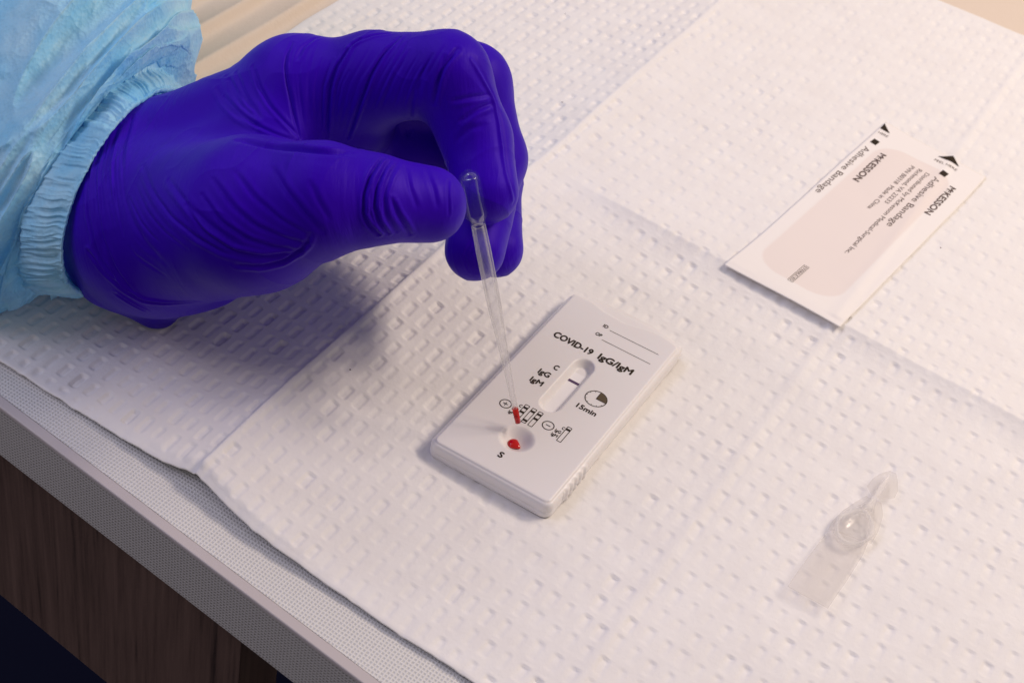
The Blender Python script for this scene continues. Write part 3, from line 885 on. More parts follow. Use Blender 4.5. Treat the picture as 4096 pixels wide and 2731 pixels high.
FINGERS = [[((-106.3,-49.8,39.5),21.0,(-72.1,-55.5,65.4),19.0), ((-72.1,-55.5,65.4),19.0,(-55.4,-51.0,76.4),14.0), ((-55.4,-51.0,76.4),14.0,(-45.3,-44.0,77.7),11.0), ((-45.3,-44.0,77.7),11.0,(-34.5,-33.0,75.4),9.6)],
 [((-90.4,-12.9,72.6),13.0,(-72.8,-4.4,81.3),12.2), ((-72.8,-4.4,81.3),12.2,(-53.3,2.2,88.8),11.0), ((-53.3,2.2,88.8),11.0,(-40.7,0.1,74.9),9.3), ((-40.7,0.1,74.9),9.3,(-30.9,-8.8,67.4),8.6)],
 [((-101.4,1.0,60.2),12.5,(-55.3,19.9,76.4),11.0), ((-55.3,19.9,76.4),11.0,(-41.6,13.5,60.6),9.6), ((-41.6,13.5,60.6),9.6,(-29.7,-11.8,50.1),8.3)],
 [((-114.6,8.5,46.7),12.0,(-59.2,30.1,61.5),10.0), ((-59.2,30.1,61.5),10.0,(-45.4,22.9,46.4),9.0), ((-45.4,22.9,46.4),9.0,(-30.0,2.6,41.1),7.6)],
 [((-125.9,15.9,32.1),11.5,(-72.0,29.6,44.0),9.0), ((-72.0,29.6,44.0),9.0,(-60.9,23.9,36.1),8.0), ((-60.9,23.9,36.1),8.0,(-59.6,11.8,38.0),7.0)]]
WRINKLES = [(1.90,1.70,0.25,[(-77.9,-54.3,85.0),(-72.2,-53.8,86.2),(-68.0,-52.4,86.9),(-62.6,-52.9,89.3),(-58.6,-52.5,90.7),(-55.3,-50.9,91.1),(-53.1,-48.7,90.8),(-51.3,-45.9,90.0)]),
 (0.70,0.70,0.50,[(-91.9,-14.4,88.9),(-90.9,-16.9,88.5),(-90.2,-19.0,87.9),(-89.3,-20.4,87.2),(-88.5,-21.7,86.3),(-87.0,-23.2,85.0),(-85.6,-24.5,83.6),(-83.2,-26.1,80.9),(-80.9,-27.7,78.2),(-78.7,-28.9,75.9),(-76.7,-29.9,73.4)]),
 (0.80,0.70,0.60,[(-75.9,-7.0,93.6),(-76.2,-8.7,93.1),(-76.7,-10.2,92.3),(-76.5,-12.9,90.7),(-76.6,-15.1,88.7),(-76.2,-17.0,86.4),(-75.9,-18.5,84.0),(-75.2,-19.7,80.9),(-74.8,-20.5,77.5),(-74.6,-20.7,75.2),(-74.4,-20.9,72.9),(-74.1,-20.8,70.5)]),
 (0.80,0.70,0.60,[(-66.6,-2.1,96.1),(-66.6,-5.6,95.3),(-67.1,-8.3,94.0),(-67.0,-11.2,91.8),(-67.2,-13.6,89.3),(-67.2,-15.2,86.1),(-67.7,-16.3,82.5),(-68.5,-16.7,78.0),(-69.7,-16.4,72.9),(-70.3,-16.4,69.8)]),
 (0.60,0.80,0.60,[(-70.5,-0.6,94.8),(-71.9,-2.3,94.7),(-73.3,-3.8,94.5),(-74.3,-5.5,94.2),(-75.4,-6.9,93.8),(-76.2,-8.4,93.2),(-77.1,-9.6,92.5)]),
 (0.50,0.80,0.60,[(-88.4,-7.0,88.8),(-88.6,-9.9,89.2),(-88.3,-12.4,89.3),(-88.4,-14.5,89.0),(-87.7,-16.7,88.5),(-87.2,-18.5,87.8)]),
 (0.60,0.80,-0.60,[(-97.3,-23.7,83.2),(-94.3,-26.1,82.4),(-91.7,-27.9,81.1),(-89.1,-29.2,80.3),(-86.5,-30.4,79.3),(-83.9,-30.9,78.4),(-81.5,-31.1,77.2),(-79.4,-30.8,75.9),(-77.5,-30.2,74.3)]),
 (0.50,1.00,-0.80,[(-102.3,-24.0,79.2),(-99.2,-26.8,79.2),(-96.6,-28.9,78.7),(-94.0,-30.5,78.6),(-91.5,-32.1,78.4),(-89.0,-33.3,78.1),(-86.6,-34.3,77.6)]),
 (0.50,1.00,-0.80,[(-105.2,-24.3,76.7),(-102.1,-27.0,77.1),(-99.5,-29.1,76.9),(-96.4,-31.1,77.1),(-93.3,-33.0,77.4),(-90.5,-34.2,77.5),(-87.9,-35.1,77.3)]),
 (0.50,0.80,-1.00,[(-101.0,-30.4,75.2),(-96.5,-32.9,75.9),(-92.2,-35.1,76.5),(-88.3,-36.2,76.8),(-84.9,-36.5,76.5),(-82.3,-35.8,76.0),(-79.9,-34.7,75.2),(-77.6,-32.6,73.9)]),
 (0.40,0.90,0.50,[(-55.4,-10.3,89.6),(-55.5,-10.6,87.3),(-55.8,-10.6,84.7),(-56.1,-9.8,81.4),(-58.3,-5.8,75.5)]),
 (0.40,0.90,0.50,[(-64.3,5.0,64.4),(-64.1,4.6,62.1)]),
 (0.40,1.00,0.50,[(-54.9,-5.4,97.6),(-54.8,-7.0,96.1),(-54.9,-8.4,94.3),(-54.6,-9.4,92.2),(-54.4,-10.0,89.9),(-54.3,-10.3,87.7),(-54.3,-10.2,85.2)]),
 (1.10,0.70,0.90,[(-44.8,-39.9,88.8),(-44.6,-42.4,89.4),(-43.8,-45.9,89.3),(-43.4,-48.6,88.6),(-42.6,-50.8,87.3),(-42.0,-52.6,85.8),(-41.1,-53.7,83.9),(-40.4,-54.5,81.8),(-39.6,-54.4,80.3),(-38.8,-54.0,78.8),(-37.8,-53.2,77.4),(-37.0,-52.1,75.8)]),
 (0.70,0.70,0.80,[(-42.7,-40.8,88.8),(-42.3,-44.1,89.1),(-41.3,-47.1,88.3),(-40.6,-49.5,87.0),(-39.7,-51.0,85.4),(-39.0,-52.1,83.5),(-38.0,-52.3,81.8),(-37.3,-52.3,79.8),(-36.2,-51.4,78.0),(-35.4,-50.1,75.8)]),
 (0.50,0.80,0.60,[(-42.6,-36.4,87.1),(-40.8,-41.5,88.4),(-40.0,-44.7,88.2),(-39.1,-47.2,87.2),(-38.4,-49.2,85.7),(-37.3,-50.1,83.8),(-36.4,-50.6,81.6),(-35.1,-49.9,79.1),(-34.2,-48.5,76.1)]),
 (0.70,0.90,0.60,[(-36.6,-48.3,84.3),(-35.5,-48.3,82.8),(-34.6,-48.1,81.1),(-33.7,-47.4,79.4),(-32.9,-46.5,77.4),(-32.5,-45.8,75.8),(-32.3,-45.0,74.1)]),
 (0.35,1.00,0.60,[(-39.5,-38.5,87.4),(-37.3,-40.8,86.8),(-35.6,-42.3,85.6),(-33.9,-43.0,83.9),(-32.4,-43.3,81.8)]),
 (0.35,1.00,0.60,[(-37.1,-32.9,85.6),(-34.2,-35.6,85.5),(-32.0,-37.0,84.4),(-30.5,-38.2,82.9),(-29.1,-39.0,81.1)]),
 (0.30,0.60,0.80,[(-42.7,-10.5,72.1),(-42.1,-10.5,69.6)]),
 (0.30,0.60,0.80,[(-31.0,-31.4,84.2),(-29.6,-33.5,83.7),(-28.6,-35.0,82.7),(-27.4,-36.3,81.0),(-26.6,-37.1,78.9)]),
 (0.55,1.10,0.40,[(-63.5,-59.9,86.4),(-60.1,-61.7,86.0),(-57.1,-63.0,85.0),(-54.2,-63.6,83.9),(-51.7,-63.9,82.5),(-48.9,-63.5,80.5),(-46.4,-62.6,78.0)]),
 (0.35,1.10,0.40,[(-52.7,-59.9,87.8),(-50.9,-60.6,86.6),(-49.3,-61.2,85.1),(-47.6,-61.3,83.5),(-46.1,-61.2,81.5)]),
 (0.45,1.00,0.50,[(-71.1,-64.4,83.9),(-67.1,-65.7,82.8),(-63.5,-66.5,81.4),(-59.9,-66.4,80.2),(-56.5,-66.3,79.0),(-52.8,-65.7,78.2),(-49.5,-64.6,76.9)]),
 (0.50,1.00,0.50,[(-75.6,-67.5,81.5),(-71.3,-69.1,80.6),(-67.5,-70.1,79.0),(-64.1,-70.0,77.7),(-60.9,-69.5,76.2),(-57.7,-68.2,75.3),(-54.6,-66.8,74.4),(-51.7,-65.6,74.3),(-49.0,-64.2,74.0)]),
 (0.55,0.90,0.60,[(-76.4,-70.7,78.2),(-72.3,-72.2,77.1),(-68.6,-73.0,75.3),(-64.9,-72.4,74.3),(-61.5,-71.4,72.8),(-58.6,-69.8,72.2),(-55.8,-68.0,71.4),(-53.1,-66.2,71.4),(-50.3,-64.5,71.7)]),
 (0.80,1.00,0.80,[(-79.7,-72.4,73.9),(-75.3,-74.1,73.0),(-71.6,-75.0,71.3),(-67.7,-74.7,70.6),(-64.1,-73.9,69.2),(-60.8,-72.1,69.1),(-57.7,-70.0,68.5),(-54.6,-67.2,69.4),(-51.1,-64.9,70.8)]),
 (0.80,0.90,0.70,[(-48.7,-64.1,77.1),(-49.0,-64.3,75.6),(-49.4,-64.4,73.9),(-50.2,-64.7,72.4),(-51.1,-64.9,70.8),(-52.8,-65.6,68.8),(-54.2,-66.7,67.2),(-55.8,-68.4,66.5),(-57.5,-69.9,65.8),(-60.1,-72.0,65.8),(-62.9,-73.7,65.4)]),
 (0.90,0.90,0.50,[(-49.9,-0.9,99.6),(-49.9,-3.3,98.6),(-50.2,-5.2,97.3),(-50.1,-6.8,95.5),(-50.1,-8.1,93.4),(-49.9,-9.0,90.3),(-49.9,-9.3,86.9)]),
 (0.50,0.80,0.50,[(-51.4,-4.5,98.2),(-51.0,-5.7,97.2),(-50.8,-6.7,96.0),(-50.5,-7.8,94.3),(-50.3,-8.6,92.3)]),
 (-0.70,0.90,0.50,[(-46.0,0.0,97.7),(-44.1,0.1,95.7),(-42.4,0.6,93.4),(-40.8,1.4,90.7),(-39.1,2.1,88.1),(-37.2,1.2,85.8),(-35.2,-0.1,83.8),(-33.4,-1.7,81.8),(-31.6,-3.3,79.7),(-29.5,-5.3,77.5),(-27.1,-7.6,75.5),(-24.5,-9.4,73.1),(-22.5,-9.5,69.3)]),
 (0.50,1.00,-0.70,[(-45.6,-7.6,88.7),(-43.9,-6.1,89.4),(-42.4,-4.3,89.8),(-41.0,-2.1,89.8),(-40.0,0.7,89.4)]),
 (0.60,1.00,-0.80,[(-42.1,-7.6,84.2),(-41.0,-6.1,85.7),(-40.1,-4.3,86.9),(-39.1,-2.1,87.4),(-38.4,0.7,87.3)]),
 (0.35,1.20,0.60,[(-41.7,-9.5,79.2),(-40.5,-8.5,81.2),(-39.5,-7.2,82.9),(-38.2,-5.9,83.4),(-37.1,-4.5,83.8)]),
 (0.80,0.80,0.80,[(-125.4,-54.8,57.3),(-121.5,-59.9,56.8),(-118.3,-64.4,55.7),(-115.1,-67.8,54.1),(-112.7,-70.4,51.8),(-108.9,-72.8,48.8),(-106.0,-74.2,44.6),(-102.1,-74.3,41.8),(-99.0,-73.7,37.9)]),
 (0.60,0.90,0.80,[(-124.9,-51.6,58.9),(-121.2,-57.0,58.6),(-117.8,-61.9,57.9),(-114.2,-65.8,56.9),(-111.3,-68.7,55.0),(-108.2,-71.1,52.6),(-105.7,-72.9,49.5),(-102.9,-73.7,46.7),(-100.6,-74.1,43.3),(-97.9,-73.6,40.3),(-95.8,-72.4,36.4)]),
 (0.50,1.00,0.80,[(-125.4,-44.5,61.1),(-123.7,-47.7,60.5),(-121.7,-51.1,60.3),(-118.1,-56.1,60.6),(-115.2,-60.2,60.3),(-111.8,-63.8,59.7),(-109.0,-66.6,58.4)]),
 (0.40,1.00,0.80,[(-124.8,-39.3,62.1),(-122.2,-44.0,61.7),(-119.4,-48.9,61.6),(-115.1,-54.3,62.5),(-111.7,-58.7,62.6)]),
 (0.30,1.60,0.70,[(-105.0,-65.6,61.2),(-101.3,-68.4,60.4),(-98.0,-70.6,59.1),(-94.2,-72.3,58.1),(-91.0,-73.4,56.5),(-87.5,-74.0,55.7),(-84.3,-74.1,54.5)]),
 (0.50,1.00,-0.80,[(-104.8,-58.6,66.0),(-98.8,-63.7,67.6),(-94.0,-67.5,68.0),(-88.6,-70.4,68.5),(-83.7,-72.7,68.6),(-78.4,-74.5,69.3),(-73.8,-75.5,69.1),(-69.7,-75.4,69.0),(-66.1,-74.8,68.3),(-62.1,-73.0,68.3),(-58.5,-70.7,67.6)]),
 (0.50,1.20,-0.90,[(-90.2,-65.8,72.9),(-84.7,-69.3,74.2),(-80.0,-71.9,74.6),(-75.6,-73.4,74.5),(-71.9,-74.1,73.8),(-67.9,-74.0,73.0),(-64.3,-73.3,71.6)]),
 (0.90,0.90,0.90,[(-109.8,-73.9,44.1),(-106.9,-74.4,42.7),(-104.4,-74.6,40.8),(-101.2,-74.2,39.2),(-98.5,-73.4,37.0),(-96.2,-72.5,35.9),(-94.1,-71.2,34.4),(-91.4,-69.9,34.6),(-88.9,-68.3,34.6),(-85.2,-66.5,35.7),(-81.2,-65.2,37.5)]),
 (0.70,0.80,0.80,[(-101.3,-73.5,34.0),(-99.2,-72.6,32.8),(-97.4,-71.5,31.3),(-96.1,-70.5,30.2),(-95.0,-69.3,28.9)]),
 (0.50,1.00,-1.00,[(-105.0,-28.5,74.9),(-102.1,-30.3,74.8),(-99.2,-32.3,74.9),(-95.6,-34.3,75.6),(-92.3,-36.0,76.1),(-88.7,-36.7,76.5),(-85.6,-36.8,76.4)]),
 (0.50,1.00,-1.00,[(-103.4,-25.4,77.4),(-100.2,-27.7,77.7),(-97.3,-29.6,77.7),(-93.8,-31.5,78.0),(-90.6,-33.1,78.0)]),
 (0.19,0.51,0.60,[(-91.1,-14.1,89.0),(-89.7,-16.9,88.5),(-88.6,-19.3,87.7),(-87.5,-21.0,86.6),(-86.4,-22.6,85.3),(-85.1,-23.7,84.0),(-83.9,-24.8,82.6),(-82.7,-25.6,81.0),(-81.6,-26.5,79.5)]),
 (0.15,0.64,0.60,[(-86.4,-17.9,87.9),(-85.3,-19.6,86.9),(-84.5,-21.2,85.6),(-83.4,-22.4,84.3),(-82.4,-23.4,82.9),(-81.4,-24.3,81.3),(-80.4,-25.0,79.7),(-79.4,-25.7,78.0),(-78.4,-26.4,76.4),(-77.3,-27.0,74.8),(-76.3,-27.6,73.1)]),
 (0.15,0.76,-0.60,[(-85.9,-11.3,89.5),(-84.7,-14.1,89.1),(-83.8,-16.3,88.2),(-83.0,-18.1,87.2),(-82.3,-19.6,86.0),(-81.5,-20.8,84.6),(-80.7,-21.9,83.2),(-79.9,-22.7,81.6),(-79.1,-23.4,79.9),(-78.4,-24.0,78.1),(-77.6,-24.5,76.4)]),
 (0.14,0.57,-0.60,[(-81.7,-15.1,88.5),(-81.0,-16.8,87.5),(-80.5,-18.3,86.2),(-79.9,-19.5,84.9),(-79.3,-20.7,83.4),(-78.6,-21.5,81.8),(-78.0,-22.1,80.1),(-77.4,-22.6,78.3),(-76.8,-23.1,76.4),(-76.2,-23.5,74.6),(-75.6,-24.0,72.7)]),
 (0.26,0.58,0.60,[(-79.1,-14.2,89.2),(-78.7,-15.7,88.0),(-78.4,-17.1,86.7),(-78.0,-18.3,85.3),(-77.8,-19.4,83.8),(-77.2,-20.2,82.2),(-76.7,-20.9,80.5),(-76.3,-21.4,78.6),(-75.9,-21.7,76.7),(-75.5,-22.0,74.7),(-75.1,-22.4,72.7)]),
 (0.19,0.51,-0.60,[(-78.1,-10.2,91.8),(-77.6,-12.2,90.9),(-77.3,-13.8,89.8),(-77.0,-15.2,88.5),(-76.9,-16.5,87.1),(-76.7,-17.6,85.7),(-76.7,-18.7,84.1),(-76.2,-19.5,82.5),(-75.8,-20.1,80.8),(-75.5,-20.6,78.9),(-75.2,-20.9,76.9),(-75.0,-21.2,74.9),(-74.7,-21.4,72.8)]),
 (0.19,0.68,-0.60,[(-75.1,-9.4,93.1),(-74.7,-11.3,92.1),(-74.4,-13.0,91.0),(-74.4,-14.4,89.7),(-74.4,-15.6,88.2),(-74.5,-16.7,86.6),(-74.7,-17.6,84.9),(-74.4,-18.4,83.2),(-74.2,-19.0,81.3),(-74.0,-19.4,79.4),(-73.9,-19.8,77.3)]),
 (0.17,0.48,0.60,[(-73.2,-15.1,88.8),(-73.3,-16.2,87.2),(-73.6,-17.2,85.5),(-73.3,-17.9,83.6),(-73.2,-18.5,81.7),(-73.1,-18.9,79.6),(-73.1,-19.2,77.4)]),
 (0.11,0.61,0.60,[(-71.7,-6.8,94.4),(-71.3,-9.1,93.6),(-71.1,-11.0,92.5),(-71.1,-12.7,91.2),(-71.2,-14.1,89.8),(-71.4,-15.4,88.1),(-71.7,-16.4,86.4),(-71.6,-17.2,84.5),(-71.6,-17.8,82.4),(-71.6,-18.2,80.2),(-71.8,-18.4,77.8),(-72.0,-18.5,75.3),(-72.3,-18.5,72.7)]),
 (0.12,0.63,0.60,[(-69.1,-12.9,90.7),(-69.3,-14.3,89.1),(-69.7,-15.5,87.3),(-69.6,-16.3,85.3),(-69.7,-17.0,83.2),(-69.9,-17.4,80.8),(-70.2,-17.6,78.3)]),
 (0.14,0.54,-0.60,[(-67.7,-3.0,95.7),(-67.3,-5.9,95.1),(-67.2,-8.2,94.0),(-67.3,-10.1,92.8),(-67.5,-11.8,91.4),(-67.7,-13.3,89.8),(-68.1,-14.6,88.0),(-68.1,-15.6,86.0),(-68.2,-16.3,83.8)]),
 (0.13,0.46,0.60,[(-65.3,-2.2,96.4),(-64.8,-4.6,96.0),(-64.5,-6.4,95.3),(-64.4,-8.0,94.3),(-64.4,-9.4,93.2),(-64.5,-10.7,92.0),(-64.7,-11.8,90.6),(-64.8,-12.8,89.2),(-65.0,-13.7,87.7),(-65.2,-14.4,86.1),(-65.4,-15.0,84.4)]),
 (0.17,0.49,0.60,[(-63.5,-2.2,96.9),(-63.1,-4.4,96.4),(-62.8,-6.2,95.6),(-62.8,-7.7,94.7),(-62.8,-9.0,93.6),(-62.9,-10.2,92.3),(-63.1,-11.2,91.0),(-63.2,-12.1,89.6),(-63.4,-12.9,88.1),(-63.6,-13.6,86.5),(-63.8,-14.1,84.8),(-64.2,-14.5,83.0),(-64.6,-14.7,81.1)]),
 (0.27,0.70,-0.60,[(-61.1,-5.9,96.0),(-61.1,-7.3,95.0),(-61.1,-8.5,93.9),(-61.2,-9.6,92.8),(-61.4,-10.6,91.5),(-61.6,-11.5,90.1),(-61.8,-12.2,88.6),(-61.9,-12.8,87.0),(-62.2,-13.2,85.3),(-62.5,-13.6,83.5),(-62.9,-13.7,81.6)]),
 (0.17,0.53,0.60,[(-58.1,-5.7,96.8),(-58.2,-6.9,95.8),(-58.3,-7.9,94.7),(-58.5,-8.9,93.5),(-58.7,-9.7,92.2),(-58.8,-10.5,90.8),(-59.0,-11.2,89.4),(-59.1,-11.7,87.9),(-59.3,-12.0,86.2),(-59.6,-12.2,84.4),(-60.0,-12.2,82.5)]),
 (0.16,0.49,0.60,[(-56.1,-7.6,95.3),(-56.3,-8.4,94.1),(-56.5,-9.2,92.9),(-56.7,-9.9,91.5),(-56.9,-10.4,90.1),(-57.0,-10.8,88.6),(-57.1,-11.1,87.0),(-57.3,-11.3,85.3),(-57.7,-11.3,83.4)]),
 (0.22,0.48,-0.60,[(-54.5,-5.3,97.8),(-54.5,-6.4,96.8),(-54.6,-7.3,95.7),(-54.8,-8.2,94.6),(-55.1,-8.9,93.3),(-55.2,-9.5,92.0),(-55.4,-10.0,90.6)]),
 (0.14,0.66,0.60,[(-53.0,-2.3,99.6),(-52.9,-3.7,98.9),(-52.8,-4.9,98.1),(-52.9,-6.0,97.2),(-53.0,-6.9,96.1),(-53.1,-7.8,95.0),(-53.4,-8.5,93.9),(-53.5,-9.1,92.6),(-53.6,-9.6,91.3)]),
 (0.28,0.56,0.60,[(-50.3,-1.1,99.6),(-50.1,-2.5,99.0),(-50.0,-3.8,98.3),(-50.0,-4.9,97.5),(-50.0,-5.8,96.7),(-50.1,-6.7,95.7),(-50.2,-7.5,94.7),(-50.3,-8.1,93.6),(-50.4,-8.6,92.3)]),
 (0.24,0.66,0.60,[(-125.3,-54.4,57.6),(-123.2,-57.2,57.3),(-121.1,-60.0,57.0),(-119.2,-62.5,56.6),(-117.6,-64.7,55.8),(-115.8,-66.7,55.0),(-114.2,-68.4,54.0),(-112.6,-69.8,52.8),(-111.2,-71.1,51.4),(-109.6,-72.1,50.1),(-108.2,-72.9,48.6),(-106.9,-73.6,46.9),(-105.8,-74.1,45.0)]),
 (0.17,0.49,-0.60,[(-116.8,-63.6,57.3),(-114.9,-65.7,56.6),(-113.2,-67.5,55.6),(-111.6,-69.0,54.5),(-110.1,-70.4,53.1),(-108.5,-71.5,51.9),(-107.0,-72.4,50.4),(-105.7,-73.1,48.7),(-104.5,-73.7,46.9)]),
 (0.19,0.55,0.60,[(-116.4,-62.8,58.1),(-114.4,-65.0,57.5),(-112.7,-66.9,56.5),(-111.0,-68.5,55.5),(-109.5,-69.9,54.2),(-107.8,-71.0,52.9),(-106.3,-72.0,51.4),(-104.9,-72.8,49.8),(-103.7,-73.4,48.0)]),
 (0.19,0.67,0.60,[(-124.6,-49.5,59.8),(-122.5,-52.5,59.6),(-120.1,-55.9,59.7),(-117.8,-59.0,59.6),(-115.8,-61.6,59.2),(-113.8,-64.0,58.6),(-112.0,-66.0,57.8),(-110.2,-67.7,56.7),(-108.7,-69.2,55.5)]),
 (0.12,0.56,0.60,[(-115.4,-60.3,60.2),(-113.2,-62.8,59.8),(-111.3,-64.9,59.0),(-109.5,-66.7,58.1),(-107.9,-68.3,56.9),(-106.0,-69.7,55.7),(-104.4,-70.8,54.4),(-102.9,-71.8,52.8),(-101.6,-72.5,51.1)]),
 (0.26,0.52,0.60,[(-124.4,-46.0,60.9),(-122.5,-49.0,60.5),(-120.1,-52.6,60.6),(-117.4,-56.2,60.9),(-115.2,-59.2,60.8),(-112.9,-61.9,60.5),(-110.9,-64.1,59.8),(-109.0,-66.1,58.9),(-107.3,-67.7,57.8)]),
 (0.28,0.60,-0.60,[(-120.3,-50.4,61.0),(-117.4,-54.2,61.5),(-115.0,-57.6,61.6),(-112.5,-60.5,61.4),(-110.3,-62.9,60.9),(-108.3,-65.0,60.1),(-106.5,-66.8,59.1),(-104.5,-68.4,58.1),(-102.7,-69.8,56.9),(-101.1,-71.0,55.5),(-99.7,-71.9,53.9)]),
 (0.18,0.61,-0.60,[(-124.5,-42.1,61.7),(-122.6,-45.3,61.3),(-120.5,-48.7,61.2),(-117.5,-52.7,61.8),(-114.9,-56.3,62.1),(-112.2,-59.4,62.1),(-110.0,-62.0,61.6),(-107.9,-64.2,61.0),(-106.0,-66.2,60.0)]),
 (0.16,0.62,-0.60,[(-124.7,-39.9,62.1),(-122.7,-43.3,61.8),(-120.8,-46.5,61.4),(-117.8,-50.6,62.0),(-114.9,-54.5,62.6),(-112.0,-57.9,62.8),(-109.6,-60.7,62.5),(-107.3,-63.2,62.0),(-105.3,-65.4,61.3),(-103.0,-67.3,60.6),(-100.9,-69.0,59.7)]),
 (0.20,0.91,0.60,[(-97.0,-72.8,51.9),(-95.7,-73.1,51.3),(-94.4,-73.2,50.7),(-92.8,-73.4,50.6),(-91.2,-73.5,50.5),(-89.7,-73.6,50.4),(-88.2,-73.5,50.2),(-86.8,-73.5,49.9),(-85.4,-73.3,49.6)]),
 (0.11,1.03,-0.60,[(-95.6,-72.3,56.2),(-94.0,-72.8,55.8),(-92.5,-73.2,55.3),(-90.8,-73.5,55.2),(-89.1,-73.8,55.1)]),
 (0.24,0.69,0.60,[(-101.9,-67.0,61.8),(-99.8,-68.3,61.7),(-97.9,-69.5,61.5),(-96.1,-70.5,61.2),(-94.4,-71.4,60.7),(-92.5,-72.1,60.5),(-90.6,-72.8,60.2),(-88.7,-73.3,60.1),(-86.9,-73.8,60.0)]),
 (0.21,0.83,0.60,[(-102.5,-64.2,64.2),(-100.1,-66.0,64.5),(-97.8,-67.6,64.5),(-95.7,-69.0,64.4),(-93.7,-70.2,64.1),(-91.5,-71.2,64.1),(-89.4,-72.1,63.9),(-87.3,-72.8,63.9),(-85.2,-73.5,63.7),(-83.0,-74.1,63.9),(-80.8,-74.6,64.0),(-78.7,-75.1,64.0),(-76.7,-75.4,64.0)]),
 (0.23,0.72,0.60,[(-93.3,-68.5,67.1),(-90.8,-69.9,67.4),(-88.3,-71.1,67.4),(-85.9,-72.1,67.5),(-83.7,-73.1,67.5),(-81.1,-74.0,67.8),(-78.8,-74.7,68.0),(-76.5,-75.2,68.1),(-74.4,-75.6,67.9)]),
 (0.29,0.65,0.60,[(-43.3,-44.4,89.3),(-43.1,-46.8,89.0),(-43.0,-48.9,88.4),(-42.2,-50.4,87.3),(-41.5,-51.7,86.1),(-40.9,-52.8,84.7),(-40.5,-53.7,83.1),(-39.5,-53.8,81.6),(-38.7,-53.7,79.9),(-37.7,-53.0,78.0),(-36.8,-51.9,75.9)]),
 (0.22,0.61,-0.60,[(-42.6,-41.0,88.8),(-42.0,-43.9,89.0),(-41.6,-46.1,88.7),(-41.4,-48.0,88.1),(-40.7,-49.4,87.1),(-40.0,-50.6,86.0),(-39.4,-51.5,84.6),(-38.9,-52.3,83.2),(-38.0,-52.4,81.7),(-37.3,-52.3,80.0),(-36.4,-51.7,78.2),(-35.7,-50.6,76.0)]),
 (0.18,0.45,-0.60,[(-40.5,-47.5,87.9),(-39.8,-48.8,86.9),(-39.2,-49.9,85.8),(-38.5,-50.7,84.6),(-37.9,-51.3,83.2)]),
 (0.19,0.46,-0.60,[(-40.7,-43.2,88.6),(-40.2,-45.3,88.3),(-39.9,-47.1,87.7),(-39.2,-48.3,86.8),(-38.6,-49.4,85.8),(-37.9,-50.1,84.5),(-37.3,-50.7,83.1),(-36.6,-50.8,81.7),(-35.9,-50.7,80.0),(-35.2,-50.1,78.2),(-34.7,-49.2,76.1)]),
 (0.23,0.59,-0.60,[(-28.8,-16.8,56.7),(-28.8,-17.6,56.0),(-28.9,-18.3,55.1),(-28.9,-18.9,54.3),(-28.9,-19.4,53.3),(-28.3,-19.6,52.5),(-27.7,-19.7,51.5),(-27.1,-19.7,50.4),(-26.6,-19.4,49.2)]),
 (0.16,0.83,0.60,[(-28.0,-14.3,57.8),(-27.8,-15.4,57.4),(-27.7,-16.3,56.8),(-27.7,-17.2,56.1),(-27.7,-17.9,55.3),(-27.6,-18.5,54.5),(-27.6,-19.0,53.6),(-27.0,-19.2,52.7),(-26.5,-19.3,51.7),(-26.0,-19.2,50.5),(-25.6,-18.9,49.2)]),
 (0.18,0.71,-0.60,[(-27.1,-13.7,57.8),(-26.8,-14.7,57.3),(-26.6,-15.7,56.8),(-26.5,-16.5,56.1),(-26.4,-17.2,55.4),(-26.3,-17.9,54.6),(-26.2,-18.4,53.7),(-25.8,-18.6,52.7),(-25.4,-18.7,51.7),(-24.9,-18.6,50.5),(-24.6,-18.3,49.2)])]
SLEEVE = [((-126.3,-37.9,35.0),(-4.8,25.4,19.6),(5.6,-26.5,21.3)),
 ((-129.0,-37.2,33.9),(-4.5,25.8,19.9),(4.7,-25.9,20.4)),
 ((-137.7,-36.7,32.2),(-3.0,27.9,21.4),(1.1,-23.5,16.3)),
 ((-142.1,-32.8,30.7),(0.8,35.8,28.1),(6.9,-26.0,21.2)),
 ((-157.2,-27.1,28.2),(2.4,46.6,35.6),(13.0,-30.9,25.5)),
 ((-184.9,-16.3,27.5),(7.2,65.7,50.5),(18.0,-34.9,28.2)),
 ((-229.3,0.7,26.9),(12.2,89.0,66.6),(22.8,-37.7,29.2))]
PIPETTE_TIP = (-2.6,-21.8,9.0)
PIPETTE_TOP = (-33.7,-16.7,78.0)
PIPETTE_PROFILE = [(0.0, 0.77), (7.22, 0.86), (15.13, 1.03), (21.37, 1.23), (28.29, 1.49), (35.12, 1.88), (39.63, 2.01), (52.89, 2.05), (59.75, 1.9), (61.18, 2.03), (62.82, 3.0), (64.38, 3.0), (70.73, 2.91), (73.38, 2.84), (74.91, 1.93), (75.47, 0.97)]

# ------------------------------------------------------------------ pipette
def lathe(name, prof, a, b, mat, parent, n=36):
    a = Vector(a); b = Vector(b); d = (b - a).normalized()
    u = d.cross(Vector((0, 0, 1))).normalized(); w = d.cross(u)
    vs = []
    for i in range(n):
        t = 2 * math.pi * i / n
        for s, r in prof:
            p = a + d * s + (u * math.cos(t) + w * math.sin(t)) * r
            vs.append(tuple(p))
    return mesh_np(name, vs, grid_quads(n, len(prof), True), mat, parent)

def smooth_prof(prof, step=0.5):
    s = np.array([p[0] for p in prof]); r = np.array([p[1] for p in prof])
    ss = np.arange(s[0], s[-1], step)
    return [(float(x), float(np.interp(x, s, r))) for x in ss] + [(float(s[-1]), float(r[-1]))]

